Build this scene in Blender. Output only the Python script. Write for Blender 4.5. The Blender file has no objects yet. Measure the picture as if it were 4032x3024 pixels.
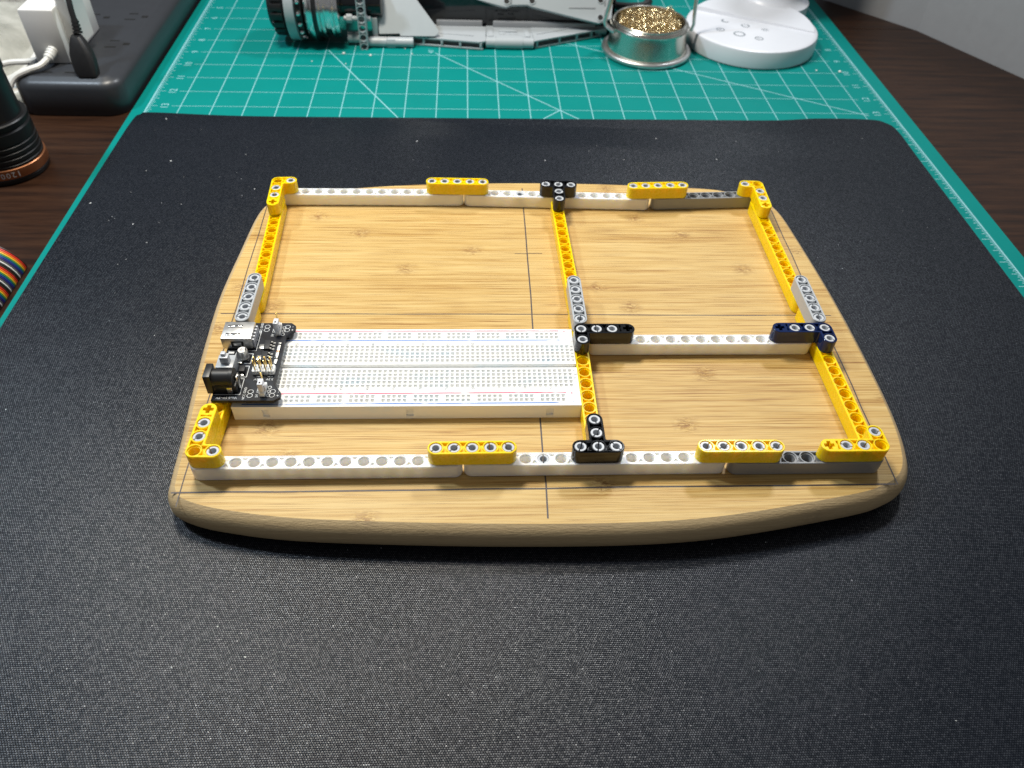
import bpy, bmesh, math, random
from mathutils import Vector, Matrix, Euler
from mathutils.geometry import tessellate_polygon

random.seed(7)
PI = math.pi
K = 0.001                                   # everything below is written in millimetres
sc = bpy.context.scene
col = sc.collection

# ------------------------------------------------------------------ camera
cam_d = bpy.data.cameras.new('camera')
cam = bpy.data.objects.new('camera', cam_d)
col.objects.link(cam)
cam.location = (0.12027, -0.21646, 0.28212)
cam.rotation_euler = Euler((0.766894, -0.033410, -0.038411), 'XYZ')
cam_d.sensor_fit = 'HORIZONTAL'
cam_d.sensor_width = 36
cam_d.lens = 27.315
cam_d.clip_start = 0.01
cam_d.clip_end = 20
cam_d.dof.use_dof = True
cam_d.dof.focus_distance = 0.385
cam_d.dof.aperture_fstop = 13.0
sc.camera = cam

# ------------------------------------------------------------------ light
world = bpy.data.worlds.new('World')
sc.world = world
world.use_nodes = True
bg = world.node_tree.nodes['Background']
bg.inputs[0].default_value = (0.74, 0.75, 0.78, 1)
bg.inputs[1].default_value = 0.20


def area_light(name, loc, target, size, power, color):
    d = bpy.data.lights.new(name, 'AREA')
    d.shape = 'RECTANGLE'
    d.size, d.size_y = size
    d.energy = power
    d.color = color
    o = bpy.data.objects.new(name, d)
    col.objects.link(o)
    o.location = Vector(loc) * K
    v = (Vector(target) - Vector(loc)) * K
    o.rotation_euler = v.to_track_quat('-Z', 'Y').to_euler()
    return o


area_light('key_lamp', (-58, 335, 710), (150, 100, 0), (0.18, 0.11), 6.2, (1.0, 0.93, 0.81))
area_light('side_lamp', (-520, 300, 800), (80, 110, 0), (0.08, 0.08), 4.4, (0.72, 0.86, 1.0))
area_light('back_lamp', (540, 760, 950), (170, 80, 0), (0.16, 0.12), 6.0, (0.93, 0.96, 1.0))
sc.view_settings.view_transform = 'Standard'
sc.view_settings.look = 'None'
sc.view_settings.exposure = 0.0
sc.view_settings.gamma = 1.0


# ------------------------------------------------------------------ node helpers
class NT:
    def __init__(s, name):
        s.m = bpy.data.materials.new(name)
        s.m.use_nodes = True
        s.t = s.m.node_tree
        s.b = s.t.nodes['Principled BSDF']
        s.out = s.t.nodes['Material Output']

    def set(s, **k):
        for n, v in k.items():
            i = s.b.inputs[n.replace('_', ' ')]
            if hasattr(v, 'links') or isinstance(v, bpy.types.NodeSocket):
                s.t.links.new(v, i)
            else:
                i.default_value = (*v, 1) if isinstance(v, tuple) and len(v) == 3 and i.type == 'RGBA' else v
        return s

    def _in(s, sock, v):
        if isinstance(v, bpy.types.NodeSocket):
            s.t.links.new(v, sock)
        elif v is not None:
            if sock.type == 'RGBA' and len(v) == 3:
                v = (*v, 1)
            sock.default_value = v

    def coord(s):
        return s.t.nodes.new('ShaderNodeTexCoord').outputs['Object']

    def math(s, op, a, b=None, c=None, clamp=False):
        n = s.t.nodes.new('ShaderNodeMath')
        n.operation = op
        n.use_clamp = clamp
        for i, v in enumerate((a, b, c)):
            if v is not None:
                s._in(n.inputs[i], v)
        return n.outputs[0]

    def sep(s, v):
        n = s.t.nodes.new('ShaderNodeSeparateXYZ')
        s._in(n.inputs[0], v)
        return n.outputs

    def comb(s, x, y, z=0.0):
        n = s.t.nodes.new('ShaderNodeCombineXYZ')
        for i, v in enumerate((x, y, z)):
            s._in(n.inputs[i], v)
        return n.outputs[0]

    def map(s, v, scale=(1, 1, 1), loc=(0, 0, 0)):
        n = s.t.nodes.new('ShaderNodeMapping')
        s._in(n.inputs[0], v)
        n.inputs['Scale'].default_value = scale
        n.inputs['Location'].default_value = loc
        return n.outputs[0]

    def noise(s, v, scale=1.0, detail=3.0, rough=0.5):
        n = s.t.nodes.new('ShaderNodeTexNoise')
        s._in(n.inputs['Vector'], v)
        n.inputs['Scale'].default_value = scale
        n.inputs['Detail'].default_value = detail
        n.inputs['Roughness'].default_value = rough
        return n.outputs[0]

    def white(s, v, dim='1D'):
        n = s.t.nodes.new('ShaderNodeTexWhiteNoise')
        n.noise_dimensions = dim
        s._in(n.inputs['W'] if dim == '1D' else n.inputs['Vector'], v)
        return n.outputs[0]

    def voronoi(s, v, scale=1.0, rnd=1.0):
        n = s.t.nodes.new('ShaderNodeTexVoronoi')
        s._in(n.inputs['Vector'], v)
        n.inputs['Scale'].default_value = scale
        n.inputs['Randomness'].default_value = rnd
        return n.outputs

    def ramp(s, f, stops):
        n = s.t.nodes.new('ShaderNodeValToRGB')
        s._in(n.inputs[0], f)
        e = n.color_ramp.elements
        while len(e) < len(stops):
            e.new(0.5)
        for i, (p, c) in enumerate(stops):
            e[i].position = p
            e[i].color = (*c, 1) if isinstance(c, tuple) else (c, c, c, 1)
        return n.outputs[0]

    def mix(s, f, a, b, mode='MIX'):
        n = s.t.nodes.new('ShaderNodeMix')
        n.data_type = 'RGBA'
        n.blend_type = mode
        s._in(n.inputs[0], f)
        s._in(n.inputs[6], a)
        s._in(n.inputs[7], b)
        return n.outputs[2]

    def bump(s, h, strength=0.5, dist=0.001):
        n = s.t.nodes.new('ShaderNodeBump')
        n.inputs['Strength'].default_value = strength
        n.inputs['Distance'].default_value = dist
        s._in(n.inputs['Height'], h)
        return n.outputs[0]


def plain(name, c, rough=0.35, metal=0.0, spec=0.5, sss=0.0, sr=(1, 0.6, 0.3), vary=0.06, bump=0.0, coat=0.0):
    n = NT(name)
    co = n.map(n.coord(), (1000, 1000, 1000))
    f = n.noise(co, 0.12, 3)
    n.set(Base_Color=n.mix(f, tuple(x * (1 - vary) for x in c), tuple(min(1, x * (1 + vary)) for x in c)),
          Roughness=n.math('MULTIPLY_ADD', n.noise(co, 0.5, 4), 0.16, max(0.03, rough - 0.08)), Metallic=metal, Specular_IOR_Level=spec)
    if sss:
        n.set(Subsurface_Weight=sss, Subsurface_Radius=sr, Subsurface_Scale=0.0035)
    if coat:
        n.set(Coat_Weight=coat)
    if bump:
        n.set(Normal=n.bump(n.noise(co, 3.0, 3), bump, 0.0001))
    return n.m


MAT = {}
MAT['yellow'] = plain('yellow_plastic', (0.99, 0.66, 0.0), 0.28, sss=0.4, sr=(1, 0.6, 0.03), vary=0.03)
MAT['white'] = plain('white_plastic', (0.93, 0.925, 0.90), 0.30, sss=0.6, sr=(1, 0.85, 0.6), vary=0.02)
MAT['grey'] = plain('grey_plastic', (0.42, 0.44, 0.46), 0.30, vary=0.03)
MAT['dgrey'] = plain('dark_grey_plastic', (0.27, 0.28, 0.295), 0.30, vary=0.03)
MAT['black'] = plain('black_plastic', (0.008, 0.009, 0.011), 0.11, vary=0.1)
MAT['navy'] = plain('navy_plastic', (0.005, 0.016, 0.075), 0.12, vary=0.05)
MAT['pin'] = plain('pin_grey_plastic', (0.52, 0.54, 0.57), 0.32, vary=0.03)
MAT['chrome'] = plain('chrome', (0.90, 0.90, 0.89), 0.20, metal=1.0, vary=0.02)
MAT['steel'] = plain('brushed_steel', (0.68, 0.68, 0.67), 0.38, metal=1.0, vary=0.1)
MAT['tin'] = plain('tin_plate', (0.70, 0.68, 0.62), 0.20, metal=1.0, vary=0.15)
MAT['gold'] = plain('gold_pin', (0.83, 0.60, 0.22), 0.25, metal=1.0)
MAT['brass'] = plain('brass_wool', (0.84, 0.69, 0.42), 0.24, metal=1.0, vary=0.2)
MAT['copper'] = plain('copper_ring', (0.50, 0.21, 0.10), 0.36, metal=0.85, vary=0.1)
MAT['solder'] = plain('solder', (0.7, 0.7, 0.68), 0.3, metal=1.0)
MAT['print'] = plain('white_print', (0.75, 0.77, 0.77), 0.5, vary=0.02)
MAT['greyprint'] = plain('grey_print', (0.035, 0.035, 0.04), 0.5)
MAT['icon'] = plain('lamp_icon_print', (0.22, 0.25, 0.28), 0.5)
MAT['modelgrey'] = plain('model_grey_plastic', (0.42, 0.45, 0.47), 0.34, vary=0.03)
MAT['lampwhite'] = plain('lamp_white_plastic', (0.68, 0.70, 0.75), 0.33, vary=0.01)
MAT['adapter'] = plain('adapter_white', (0.78, 0.77, 0.75), 0.38, vary=0.02)
MAT['cablewhite'] = plain('white_cable', (0.74, 0.73, 0.69), 0.42)
MAT['rubber'] = plain('black_rubber', (0.012, 0.012, 0.013), 0.40)
MAT['strip'] = plain('power_strip_plastic', (0.030, 0.033, 0.039), 0.36, vary=0.1, bump=0.15)
MAT['torch'] = plain('torch_anodised', (0.012, 0.013, 0.015), 0.38, metal=0.3)
MAT['chip'] = plain('chip_epoxy', (0.028, 0.028, 0.030), 0.5, spec=0.3)
MAT['void'] = plain('dark_socket', (0.004, 0.004, 0.004), 0.6)
MAT['wall'] = plain('wall_paint', (0.33, 0.34, 0.36), 0.7, vary=0.06, bump=0.1)
MAT['pencil'] = None


def bamboo():
    n = NT('bamboo')
    co = n.map(n.coord(), (1000, 1000, 1000))
    x, y, z = n.sep(co)
    yy = n.math('ADD', y, n.math('MULTIPLY', n.noise(n.map(co, (0.012, 0.012, 0)), 1.0, 2), 3.0))
    idx = n.math('FLOOR', n.math('DIVIDE', yy, 17.5))
    w = n.white(idx)
    w2 = n.white(n.math('ADD', idx, 31.7))
    # bamboo knots: one every ~210 mm along each strip
    xs = n.math('ADD', x, n.math('MULTIPLY', w, 420.0))
    m1 = n.math('FLOORED_MODULO', xs, 200.0) if False else n.math('SUBTRACT', xs, n.math('MULTIPLY', n.math('FLOOR', n.math('DIVIDE', xs, 200.0)), 200.0))
    d = n.math('ABSOLUTE', n.math('SUBTRACT', m1, 100.0))
    dy = n.math('ABSOLUTE', n.math('SUBTRACT', n.math('FRACT', n.math('DIVIDE', yy, 17.5)), 0.5))
    kn = n.math('MULTIPLY', n.math('SUBTRACT', 1.0, n.math('DIVIDE', d, 8.0), clamp=True), n.math('SUBTRACT', 1.0, n.math('MULTIPLY', dy, 2.6), clamp=True))
    warp = n.math('MULTIPLY', kn, n.math('MULTIPLY', n.math('SUBTRACT', n.noise(n.map(co, (0.22, 0.5, 0.5)), 1.0, 2), 0.5), 9.0))
    yw = n.math('ADD', n.math('ADD', y, warp), z)
    base = n.comb(n.math('MULTIPLY', n.math('ADD', x, n.math('MULTIPLY', w2, 300)), 0.011), n.math('MULTIPLY', yw, 0.75), 0.0)
    g1 = n.noise(base, 1.0, 4, 0.65)
    g2 = n.noise(n.comb(n.math('MULTIPLY', x, 0.02), n.math('MULTIPLY', yw, 2.4), 3.0), 1.0, 3, 0.6)
    g3 = n.noise(n.comb(n.math('MULTIPLY', x, 0.005), n.math('MULTIPLY', yw, 0.16), 9.0), 1.0, 2, 0.5)
    g = n.math('ADD', n.math('ADD', n.math('MULTIPLY_ADD', g1, 0.62, -0.06), n.math('MULTIPLY_ADD', g2, 0.66, -0.12)), n.math('ADD', n.math('MULTIPLY', g3, 0.18), n.math('MULTIPLY', w, 0.05)))
    c = n.ramp(g, [(0.40, (0.25, 0.115, 0.027)), (0.47, (0.43, 0.246, 0.066)), (0.55, (0.550, 0.362, 0.122)), (0.70, (0.635, 0.458, 0.192))])
    spk = n.noise(n.map(co, (0.35, 1.1, 1.1)), 1.0, 3, 0.7)
    km = n.math('MULTIPLY', kn, n.ramp(spk, [(0.45, 0.0), (0.53, 1.0)]))
    c = n.mix(n.math('MULTIPLY', km, 1.0, clamp=True), c, (0.26, 0.13, 0.042))
    # a few fine fibre lines
    fl = n.noise(n.comb(n.math('MULTIPLY', x, 0.03), n.math('MULTIPLY', yw, 3.6), 21.0), 1.0, 2, 0.5)
    c = n.mix(n.ramp(fl, [(0.33, 0.8), (0.43, 0.0)]), c, (0.22, 0.10, 0.028))
    # the sanded rim is drier and rougher than the oiled face
    ge = n.t.nodes.new('ShaderNodeNewGeometry')
    rim = n.ramp(n.sep(ge.outputs['Normal'])[2], [(0.90, 1.0), (0.97, 0.0)])
    chips = n.noise(n.map(co, (0.28, 1.3, 1.3)), 1.0, 3, 0.65)
    c = n.mix(n.math('MULTIPLY', rim, 0.68), c, n.mix(chips, (0.45, 0.34, 0.205), (0.62, 0.49, 0.31)))
    hgt = n.math('ADD', n.math('ADD', n.math('MULTIPLY', n.math('ADD', g2, g1), 0.5), n.math('MULTIPLY', km, -0.5)), n.math('MULTIPLY', n.math('MULTIPLY', rim, chips), 1.6))
    n.set(Base_Color=c, Roughness=n.math('MULTIPLY_ADD', rim, 0.2, n.math('MULTIPLY_ADD', g2, 0.2, 0.38)), Specular_IOR_Level=0.35,
          Normal=n.bump(hgt, 0.35, 0.0004))
    return n.m


def cloth():
    n = NT('black_mat_cloth')
    co = n.map(n.coord(), (1000, 1000, 1000))
    x, y, z = n.sep(co)
    px, py = 0.97, 0.82
    row = n.math('FLOOR', n.math('DIVIDE', y, py))
    fx = n.math('ADD', n.math('DIVIDE', x, px), n.math('MULTIPLY', row, 0.5))
    cellx = n.math('FLOOR', fx)
    wn = n.white(n.comb(cellx, row), '3D')
    sx = n.math('SINE', n.math('MULTIPLY', n.math('FRACT', fx), PI))
    sy = n.math('SINE', n.math('MULTIPLY', n.math('FRACT', n.math('DIVIDE', y, py)), PI))
    h = n.math('MULTIPLY', n.math('POWER', n.math('MULTIPLY', sx, sy), 0.7), n.math('MULTIPLY_ADD', wn, 0.3, 0.75))
    thr = n.math('POWER', h, 2.3)
    big = n.noise(n.map(co, (0.03, 0.03, 0)), 1.0, 3)
    c = n.mix(thr, (0.002, 0.003, 0.005), (0.024, 0.031, 0.046))  # weave shading painted into the colour: dark troughs, lighter thread tops
    c = n.mix(n.math('MULTIPLY', n.noise(co, 0.08, 4, 0.7), 0.25), c, (0.016, 0.020, 0.028))
    glint = n.math('MULTIPLY', n.math('GREATER_THAN', wn, 0.997), 0.6)
    n.set(Base_Color=c, Roughness=n.math('MULTIPLY_ADD', big, 0.04, 0.29),
          Specular_IOR_Level=n.math('MULTIPLY', n.math('MULTIPLY_ADD', thr, 1.75, 0.01), n.math('ADD', n.math('MULTIPLY_ADD', wn, 0.22, 0.62), glint)),
          Normal=n.bump(h, 0.6, 0.00018))
    return n.m


def green_mat():
    n = NT('green_mat_vinyl')
    co = n.map(n.coord(), (1000, 1000, 1000))
    f = n.noise(n.map(co, (0.02, 0.02, 0.02)), 1.0, 4)
    sp = n.noise(co, 0.9, 2)
    c = n.mix(f, (0.0, 0.185, 0.168), (0.0, 0.225, 0.206))
    c = n.mix(n.ramp(sp, [(0.66, 0.0), (0.75, 0.5)]), c, (0.03, 0.26, 0.245))
    n.set(Base_Color=c, Roughness=n.math('MULTIPLY_ADD', f, 0.12, 0.5), Specular_IOR_Level=0.12,
          Normal=n.bump(n.noise(co, 1.6, 3), 0.12, 0.0002))
    return n.m


def desk_wood():
    n = NT('dark_walnut')
    co = n.map(n.coord(), (1000, 1000, 1000))
    g = n.noise(n.map(co, (0.012, 0.16, 0.1)), 1.0, 5, 0.65)
    g2 = n.noise(n.map(co, (0.05, 1.1, 0.1)), 1.0, 3, 0.6)
    c = n.ramp(n.math('MULTIPLY_ADD', g2, 0.18, n.math('MULTIPLY', g, 0.82)), [(0.36, (0.010, 0.0035, 0.0016)), (0.5, (0.026, 0.0098, 0.0040)), (0.66, (0.044, 0.0185, 0.0080))])
    n.set(Base_Color=c, Roughness=n.math('MULTIPLY_ADD', g2, 0.15, 0.34), Specular_IOR_Level=0.28, Normal=n.bump(g2, 0.1, 0.0002))
    return n.m


def worn_ink(name, c, lo, hi):
    n = NT(name)
    co = n.map(n.coord(), (1000, 1000, 1000))
    f = n.noise(n.map(co, (0.09, 0.9, 1)), 1.0, 4, 0.6)
    tr = n.t.nodes.new('ShaderNodeBsdfTransparent')
    mx = n.t.nodes.new('ShaderNodeMixShader')
    n.t.links.new(n.ramp(f, [(lo, 0.06), (hi, 0.95)]), mx.inputs[0])
    n.t.links.new(tr.outputs[0], mx.inputs[1])
    n.t.links.new(n.b.outputs[0], mx.inputs[2])
    n.t.links.new(mx.outputs[0], n.out.inputs[0])
    n.set(Base_Color=c, Roughness=0.5)
    return n.m


def bread_white():
    n = NT('breadboard_plastic')
    co = n.map(n.coord(), (1000, 1000, 1000))
    f = n.noise(n.map(co, (0.05, 0.16, 0.1)), 1.0, 4, 0.6)
    c = n.mix(n.ramp(f, [(0.52, 0.0), (0.72, 0.6)]), (0.88, 0.88, 0.86), (0.72, 0.83, 0.90))
    n.set(Base_Color=c, Roughness=0.42)
    return n.m


def clear_plastic():
    n = NT('clear_plastic_film')
    tr = n.t.nodes.new('ShaderNodeBsdfTransparent')
    tr.inputs[0].default_value = (0.93, 0.94, 0.92, 1)
    mx = n.t.nodes.new('ShaderNodeMixShader')
    co = n.map(n.coord(), (1000, 1000, 1000))
    n.t.links.new(n.ramp(n.noise(co, 0.05, 4, 0.6), [(0.35, 0.30), (0.7, 0.75)]), mx.inputs[0])
    n.t.links.new(tr.outputs[0], mx.inputs[1])
    n.t.links.new(n.b.outputs[0], mx.inputs[2])
    n.t.links.new(mx.outputs[0], n.out.inputs[0])
    n.set(Base_Color=(0.62, 0.61, 0.55), Roughness=0.22, Specular_IOR_Level=0.6)
    return n.m


def pcb_mat():
    n = NT('black_solder_mask')
    co = n.map(n.coord(), (1000, 1000, 1000))
    x, y, z = n.sep(co)
    hat = n.math('SINE', n.math('MULTIPLY', n.math('ADD', x, y), 9.0))
    zone = n.noise(n.map(co, (0.12, 0.12, 0)), 1.0, 1)
    f = n.math('MULTIPLY', n.ramp(hat, [(0.4, 0.0), (0.7, 1.0)]), n.ramp(zone, [(0.46, 0.0), (0.5, 1.0)]))
    n.set(Base_Color=n.mix(f, (0.010, 0.011, 0.015), (0.030, 0.036, 0.048)), Roughness=0.42, Specular_IOR_Level=0.22, Normal=n.bump(f, 0.2, 0.0001))
    return n.m


MAT['bamboo'] = bamboo()
MAT['cloth'] = cloth()
MAT['green'] = green_mat()
MAT['desk'] = desk_wood()
MAT['bread'] = bread_white()
MAT['film'] = clear_plastic()
MAT['pcb'] = pcb_mat()
MAT['red_ink'] = worn_ink('worn_red_ink', (0.72, 0.05, 0.13), 0.33, 0.47)
MAT['blue_ink'] = worn_ink('worn_blue_ink', (0.02, 0.16, 0.55), 0.33, 0.47)
MAT['pencil'] = worn_ink('pencil_graphite', (0.055, 0.045, 0.05), 0.20, 0.42)
MAT['matprint'] = plain('mat_grid_print', (0.26, 0.54, 0.58), 0.5, vary=0.08)


# ------------------------------------------------------------------ mesh helpers (millimetres, world coordinates)
class MB:
    def __init__(s):
        s.v, s.f = [], []

    def add(s, v, f):
        o = len(s.v)
        s.v += [tuple(p) for p in v]
        s.f += [tuple(i + o for i in q) for q in f]
        return s

    def xf(s, M):
        s.v = [tuple(M @ Vector(p)) for p in s.v]
        return s

    def box(s, x0, x1, y0, y1, z0, z1, b=0.0, M=None, seg=2):
        bm = bmesh.new()
        bmesh.ops.create_cube(bm, size=1)
        for v in bm.verts:
            v.co = Vector((x0 + (v.co.x + .5) * (x1 - x0), y0 + (v.co.y + .5) * (y1 - y0), z0 + (v.co.z + .5) * (z1 - z0)))
        if b:
            bmesh.ops.bevel(bm, geom=bm.edges[:], offset=b, segments=seg, profile=0.5, affect='EDGES')
        bm.verts.index_update()
        vs = [v.co.copy() for v in bm.verts]
        fs = [[v.index for v in f.verts] for f in bm.faces]
        bm.free()
        if M is not None:
            vs = [M @ p for p in vs]
        return s.add(vs, fs)

    def lathe(s, prof, c=(0, 0, 0), axis='z', n=32, close=True):
        """prof: list of (radius, height) along the axis"""
        vs, fs = [], []
        for r, h in prof:
            for k in range(n):
                a = 2 * PI * k / n
                p = (r * math.cos(a), r * math.sin(a), h)
                if axis == 'x':
                    p = (p[2], p[0], p[1])
                elif axis == 'y':
                    p = (p[1], p[2], p[0])
                vs.append((p[0] + c[0], p[1] + c[1], p[2] + c[2]))
        m = len(prof)
        for j in range(m - 1):
            for k in range(n):
                k2 = (k + 1) % n
                fs.append((j * n + k, j * n + k2, (j + 1) * n + k2, (j + 1) * n + k))
        if close:
            fs.append(tuple(range(n))[::-1])
            fs.append(tuple((m - 1) * n + k for k in range(n)))
        return s.add(vs, fs)

    def tube(s, pts, r, n=8, cap=True):
        pts = [Vector(p) for p in pts]
        vs, fs = [], []
        up = Vector((0, 0, 1))
        prev = None
        for i, p in enumerate(pts):
            t = (pts[min(i + 1, len(pts) - 1)] - pts[max(i - 1, 0)]).normalized()
            if prev is None:
                a = t.cross(up if abs(t.z) < 0.9 else Vector((1, 0, 0))).normalized()
            else:
                a = (prev - t * prev.dot(t)).normalized()
            prev = a
            b = t.cross(a)
            rr = r[i] if isinstance(r, (list, tuple)) else r
            for k in range(n):
                q = 2 * PI * k / n
                vs.append(p + a * rr * math.cos(q) + b * rr * math.sin(q))
        for i in range(len(pts) - 1):
            for k in range(n):
                k2 = (k + 1) % n
                fs.append((i * n + k, i * n + k2, (i + 1) * n + k2, (i + 1) * n + k))
        if cap:
            fs.append(tuple(range(n))[::-1])
            fs.append(tuple((len(pts) - 1) * n + k for k in range(n)))
        return s.add(vs, fs)

    def prism(s, poly, z0, z1, M=None):
        n = len(poly)
        vs = [(x, y, z0) for x, y in poly] + [(x, y, z1) for x, y in poly]
        fs = [tuple(range(n))[::-1], tuple(range(n, 2 * n))] + [(i, (i + 1) % n, n + (i + 1) % n, n + i) for i in range(n)]
        if M is not None:
            vs = [M @ Vector(p) for p in vs]
        return s.add(vs, fs)

    def plate(s, pts, thick):
        """flat polygon given in 3-D, thickened away from the camera"""
        P = [Vector(p) for p in pts]
        nrm = Vector((0, 0, 0))
        for i in range(len(P)):
            a, b = P[i], P[(i + 1) % len(P)]
            nrm += Vector(((a.y - b.y) * (a.z + b.z), (a.z - b.z) * (a.x + b.x), (a.x - b.x) * (a.y + b.y)))
        nrm.normalize()
        n = len(P)
        vs = P + [p - nrm * thick for p in P]
        fs = [tuple(range(n)), tuple(range(n, 2 * n))[::-1]] + [(i, n + i, n + (i + 1) % n, (i + 1) % n) for i in range(n)]
        return s.add(vs, fs)

    def ribbon(s, pts, w, z):
        """flat printed line"""
        P = [Vector((p[0], p[1], 0)) for p in pts]
        vs, fs = [], []
        for i, p in enumerate(P):
            t = (P[min(i + 1, len(P) - 1)] - P[max(i - 1, 0)]).normalized()
            q = Vector((-t.y, t.x, 0)) * w / 2
            vs += [(p.x + q.x, p.y + q.y, z), (p.x - q.x, p.y - q.y, z)]
        for i in range(len(P) - 1):
            fs.append((2 * i, 2 * i + 1, 2 * i + 3, 2 * i + 2))
        return s.add(vs, fs)

    def ring(s, c, r0, r1, z, n=24, a0=0.0, a1=2 * PI, sy=1.0):
        vs, fs = [], []
        for k in range(n + 1):
            a = a0 + (a1 - a0) * k / n
            vs += [(c[0] + r0 * math.cos(a), c[1] + r0 * sy * math.sin(a), z), (c[0] + r1 * math.cos(a), c[1] + r1 * sy * math.sin(a), z)]
        for k in range(n):
            fs.append((2 * k, 2 * k + 1, 2 * k + 3, 2 * k + 2))
        return s.add(vs, fs)

    def disc(s, c, r, z, n=16):
        return s.add([(c[0] + r * math.cos(2 * PI * k / n), c[1] + r * math.sin(2 * PI * k / n), z) for k in range(n)], [tuple(range(n))])

    def mesh(s, name, off=(0, 0, 0), smooth=35, fix=True):
        me = bpy.data.meshes.new(name)
        me.from_pydata([((x - off[0]) * K, (y - off[1]) * K, (z - off[2]) * K) for x, y, z in s.v], [], s.f)
        if fix:
            bm = bmesh.new()
            bm.from_mesh(me)
            bmesh.ops.remove_doubles(bm, verts=bm.verts[:], dist=2e-7)
            bmesh.ops.recalc_face_normals(bm, faces=bm.faces[:])
            bm.to_mesh(me)
            bm.free()
        if smooth:
            me.polygons.foreach_set('use_smooth', [True] * len(me.polygons))
            me.set_sharp_from_angle(angle=math.radians(smooth))
        me.update()
        return me


def base_of(o):
    while o.parent:
        o = o.parent
    return tuple(c / K for c in o.location)


def part(name, mb, mat, parent, smooth=35, fix=True, label=None):
    me = mb.mesh(name, base_of(parent), smooth, fix)
    me.materials.append(MAT[mat])
    o = bpy.data.objects.new(name, me)
    col.objects.link(o)
    o.parent = parent
    if label:
        o['label'] = label
    return o


def thing(name, label, cat, base, group=None):
    o = bpy.data.objects.new(name, None)
    o.empty_display_size = 0.01
    o.location = Vector(base) * K
    col.objects.link(o)
    o['label'] = label
    o['category'] = cat
    if group:
        o['group'] = group
    return o


def single(name, mb, mat, base, label=None, cat=None, kind=None, smooth=35, fix=True):
    me = mb.mesh(name, base, smooth, fix)
    me.materials.append(MAT[mat])
    o = bpy.data.objects.new(name, me)
    o.location = Vector(base) * K
    col.objects.link(o)
    if label:
        o['label'] = label
    if cat:
        o['category'] = cat
    if kind:
        o['kind'] = kind
    return o


_txt = {}


def text_geo(s, size):
    """outline mesh of a string, centred, in mm"""
    if s not in _txt:
        cu = bpy.data.curves.new('t', 'FONT')
        cu.body = s
        cu.size = 1.0
        cu.align_x = 'CENTER'
        cu.align_y = 'CENTER'
        cu.resolution_u = 2
        ob = bpy.data.objects.new('t', cu)
        col.objects.link(ob)
        dg = bpy.context.evaluated_depsgraph_get()
        me = bpy.data.meshes.new_from_object(ob.evaluated_get(dg))
        _txt[s] = ([tuple(v.co) for v in me.vertices], [tuple(p.vertices) for p in me.polygons])
        bpy.data.objects.remove(ob)
        bpy.data.curves.remove(cu)
        bpy.data.meshes.remove(me)
    v, f = _txt[s]
    return [(x * size, y * size, 0) for x, y, z in v], f


def add_text(mb, s, x, y, z, size, rot=0.0, sx=1.0):
    v, f = text_geo(s, size)
    c, q = math.cos(rot), math.sin(rot)
    mb.add([(x + (a * sx) * c - b * q, y + (a * sx) * q + b * c, z) for a, b, _ in v], f)


def catmull(pts, n, closed=True):
    out = []
    m = len(pts)
    rng = range(m) if closed else range(m - 1)
    for i in rng:
        if closed:
            p = [Vector(pts[(i + k) % m]) for k in (-1, 0, 1, 2)]
        else:
            p = [Vector(pts[min(max(i + k, 0), m - 1)]) for k in (-1, 0, 1, 2)]
        for j in range(n):
            t = j / n
            out.append(0.5 * ((2 * p[1]) + (p[2] - p[0]) * t + (2 * p[0] - 5 * p[1] + 4 * p[2] - p[3]) * t * t + (3 * p[1] - p[0] - 3 * p[2] + p[3]) * t ** 3))
    if not closed:
        out.append(Vector(pts[-1]))
    return out


def rrect(x0, x1, y0, y1, r, n=8):
    o = []
    for cx, cy, a in ((x1 - r, y0 + r, -PI / 2), (x1 - r, y1 - r, 0), (x0 + r, y1 - r, PI / 2), (x0 + r, y0 + r, PI)):
        for k in range(n + 1):
            q = a + PI / 2 * k / n
            o.append((cx + r * math.cos(q), cy + r * math.sin(q)))
    return o


# ------------------------------------------------------------------ the setting
ZD, ZG, ZM = -22.8, -19.8, -16.9            # desk top, green mat top, black mat top
m = MB()
m.prism([(-700, -420), (760, -420), (760, 232), (628.5, 467), (571, 573.2), (-700, 573.2)], -48, ZD)
single('desk', m, 'desk', (0, 0, ZD), kind='structure', smooth=0)
m = MB()
m.prism([(-700, 574.2), (570, 574.2), (498, 655), (250, 930), (-700, 930)], -48, ZD - 0.1)
single('desk_extension', m, 'desk', (0, 700, ZD), kind='structure', smooth=0)
m = MB()
m.prism([(640, 458), (574, 574), (500, 658), (240, 948), (300, 1000), (900, 560), (900, 180), (790, 190)], -60, 420)
single('wall', m, 'wall', (640, 560, ZD), kind='structure', smooth=0)

# ------------------------------------------------------------------ green cutting mat
gm = thing('cutting_mat', 'green self-healing mat with pale grid lines and inch rulers', 'cutting mat', (165, 300, ZD))
m = MB()
m.prism(rrect(-147.8, 486.5, -190, 705, 6), ZD + 0.02, ZG)
part('mat_sheet', m, 'green', gm, smooth=0)
ROT = 0.00398
OX, OY, PX, PY = 91.8, 385.2, 25.47, 25.4


def gp(i, j):
    x, y = i * PX, j * PY
    return (OX + x * math.cos(ROT) - y * math.sin(ROT), OY + x * math.sin(ROT) + y * math.cos(ROT))


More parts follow.
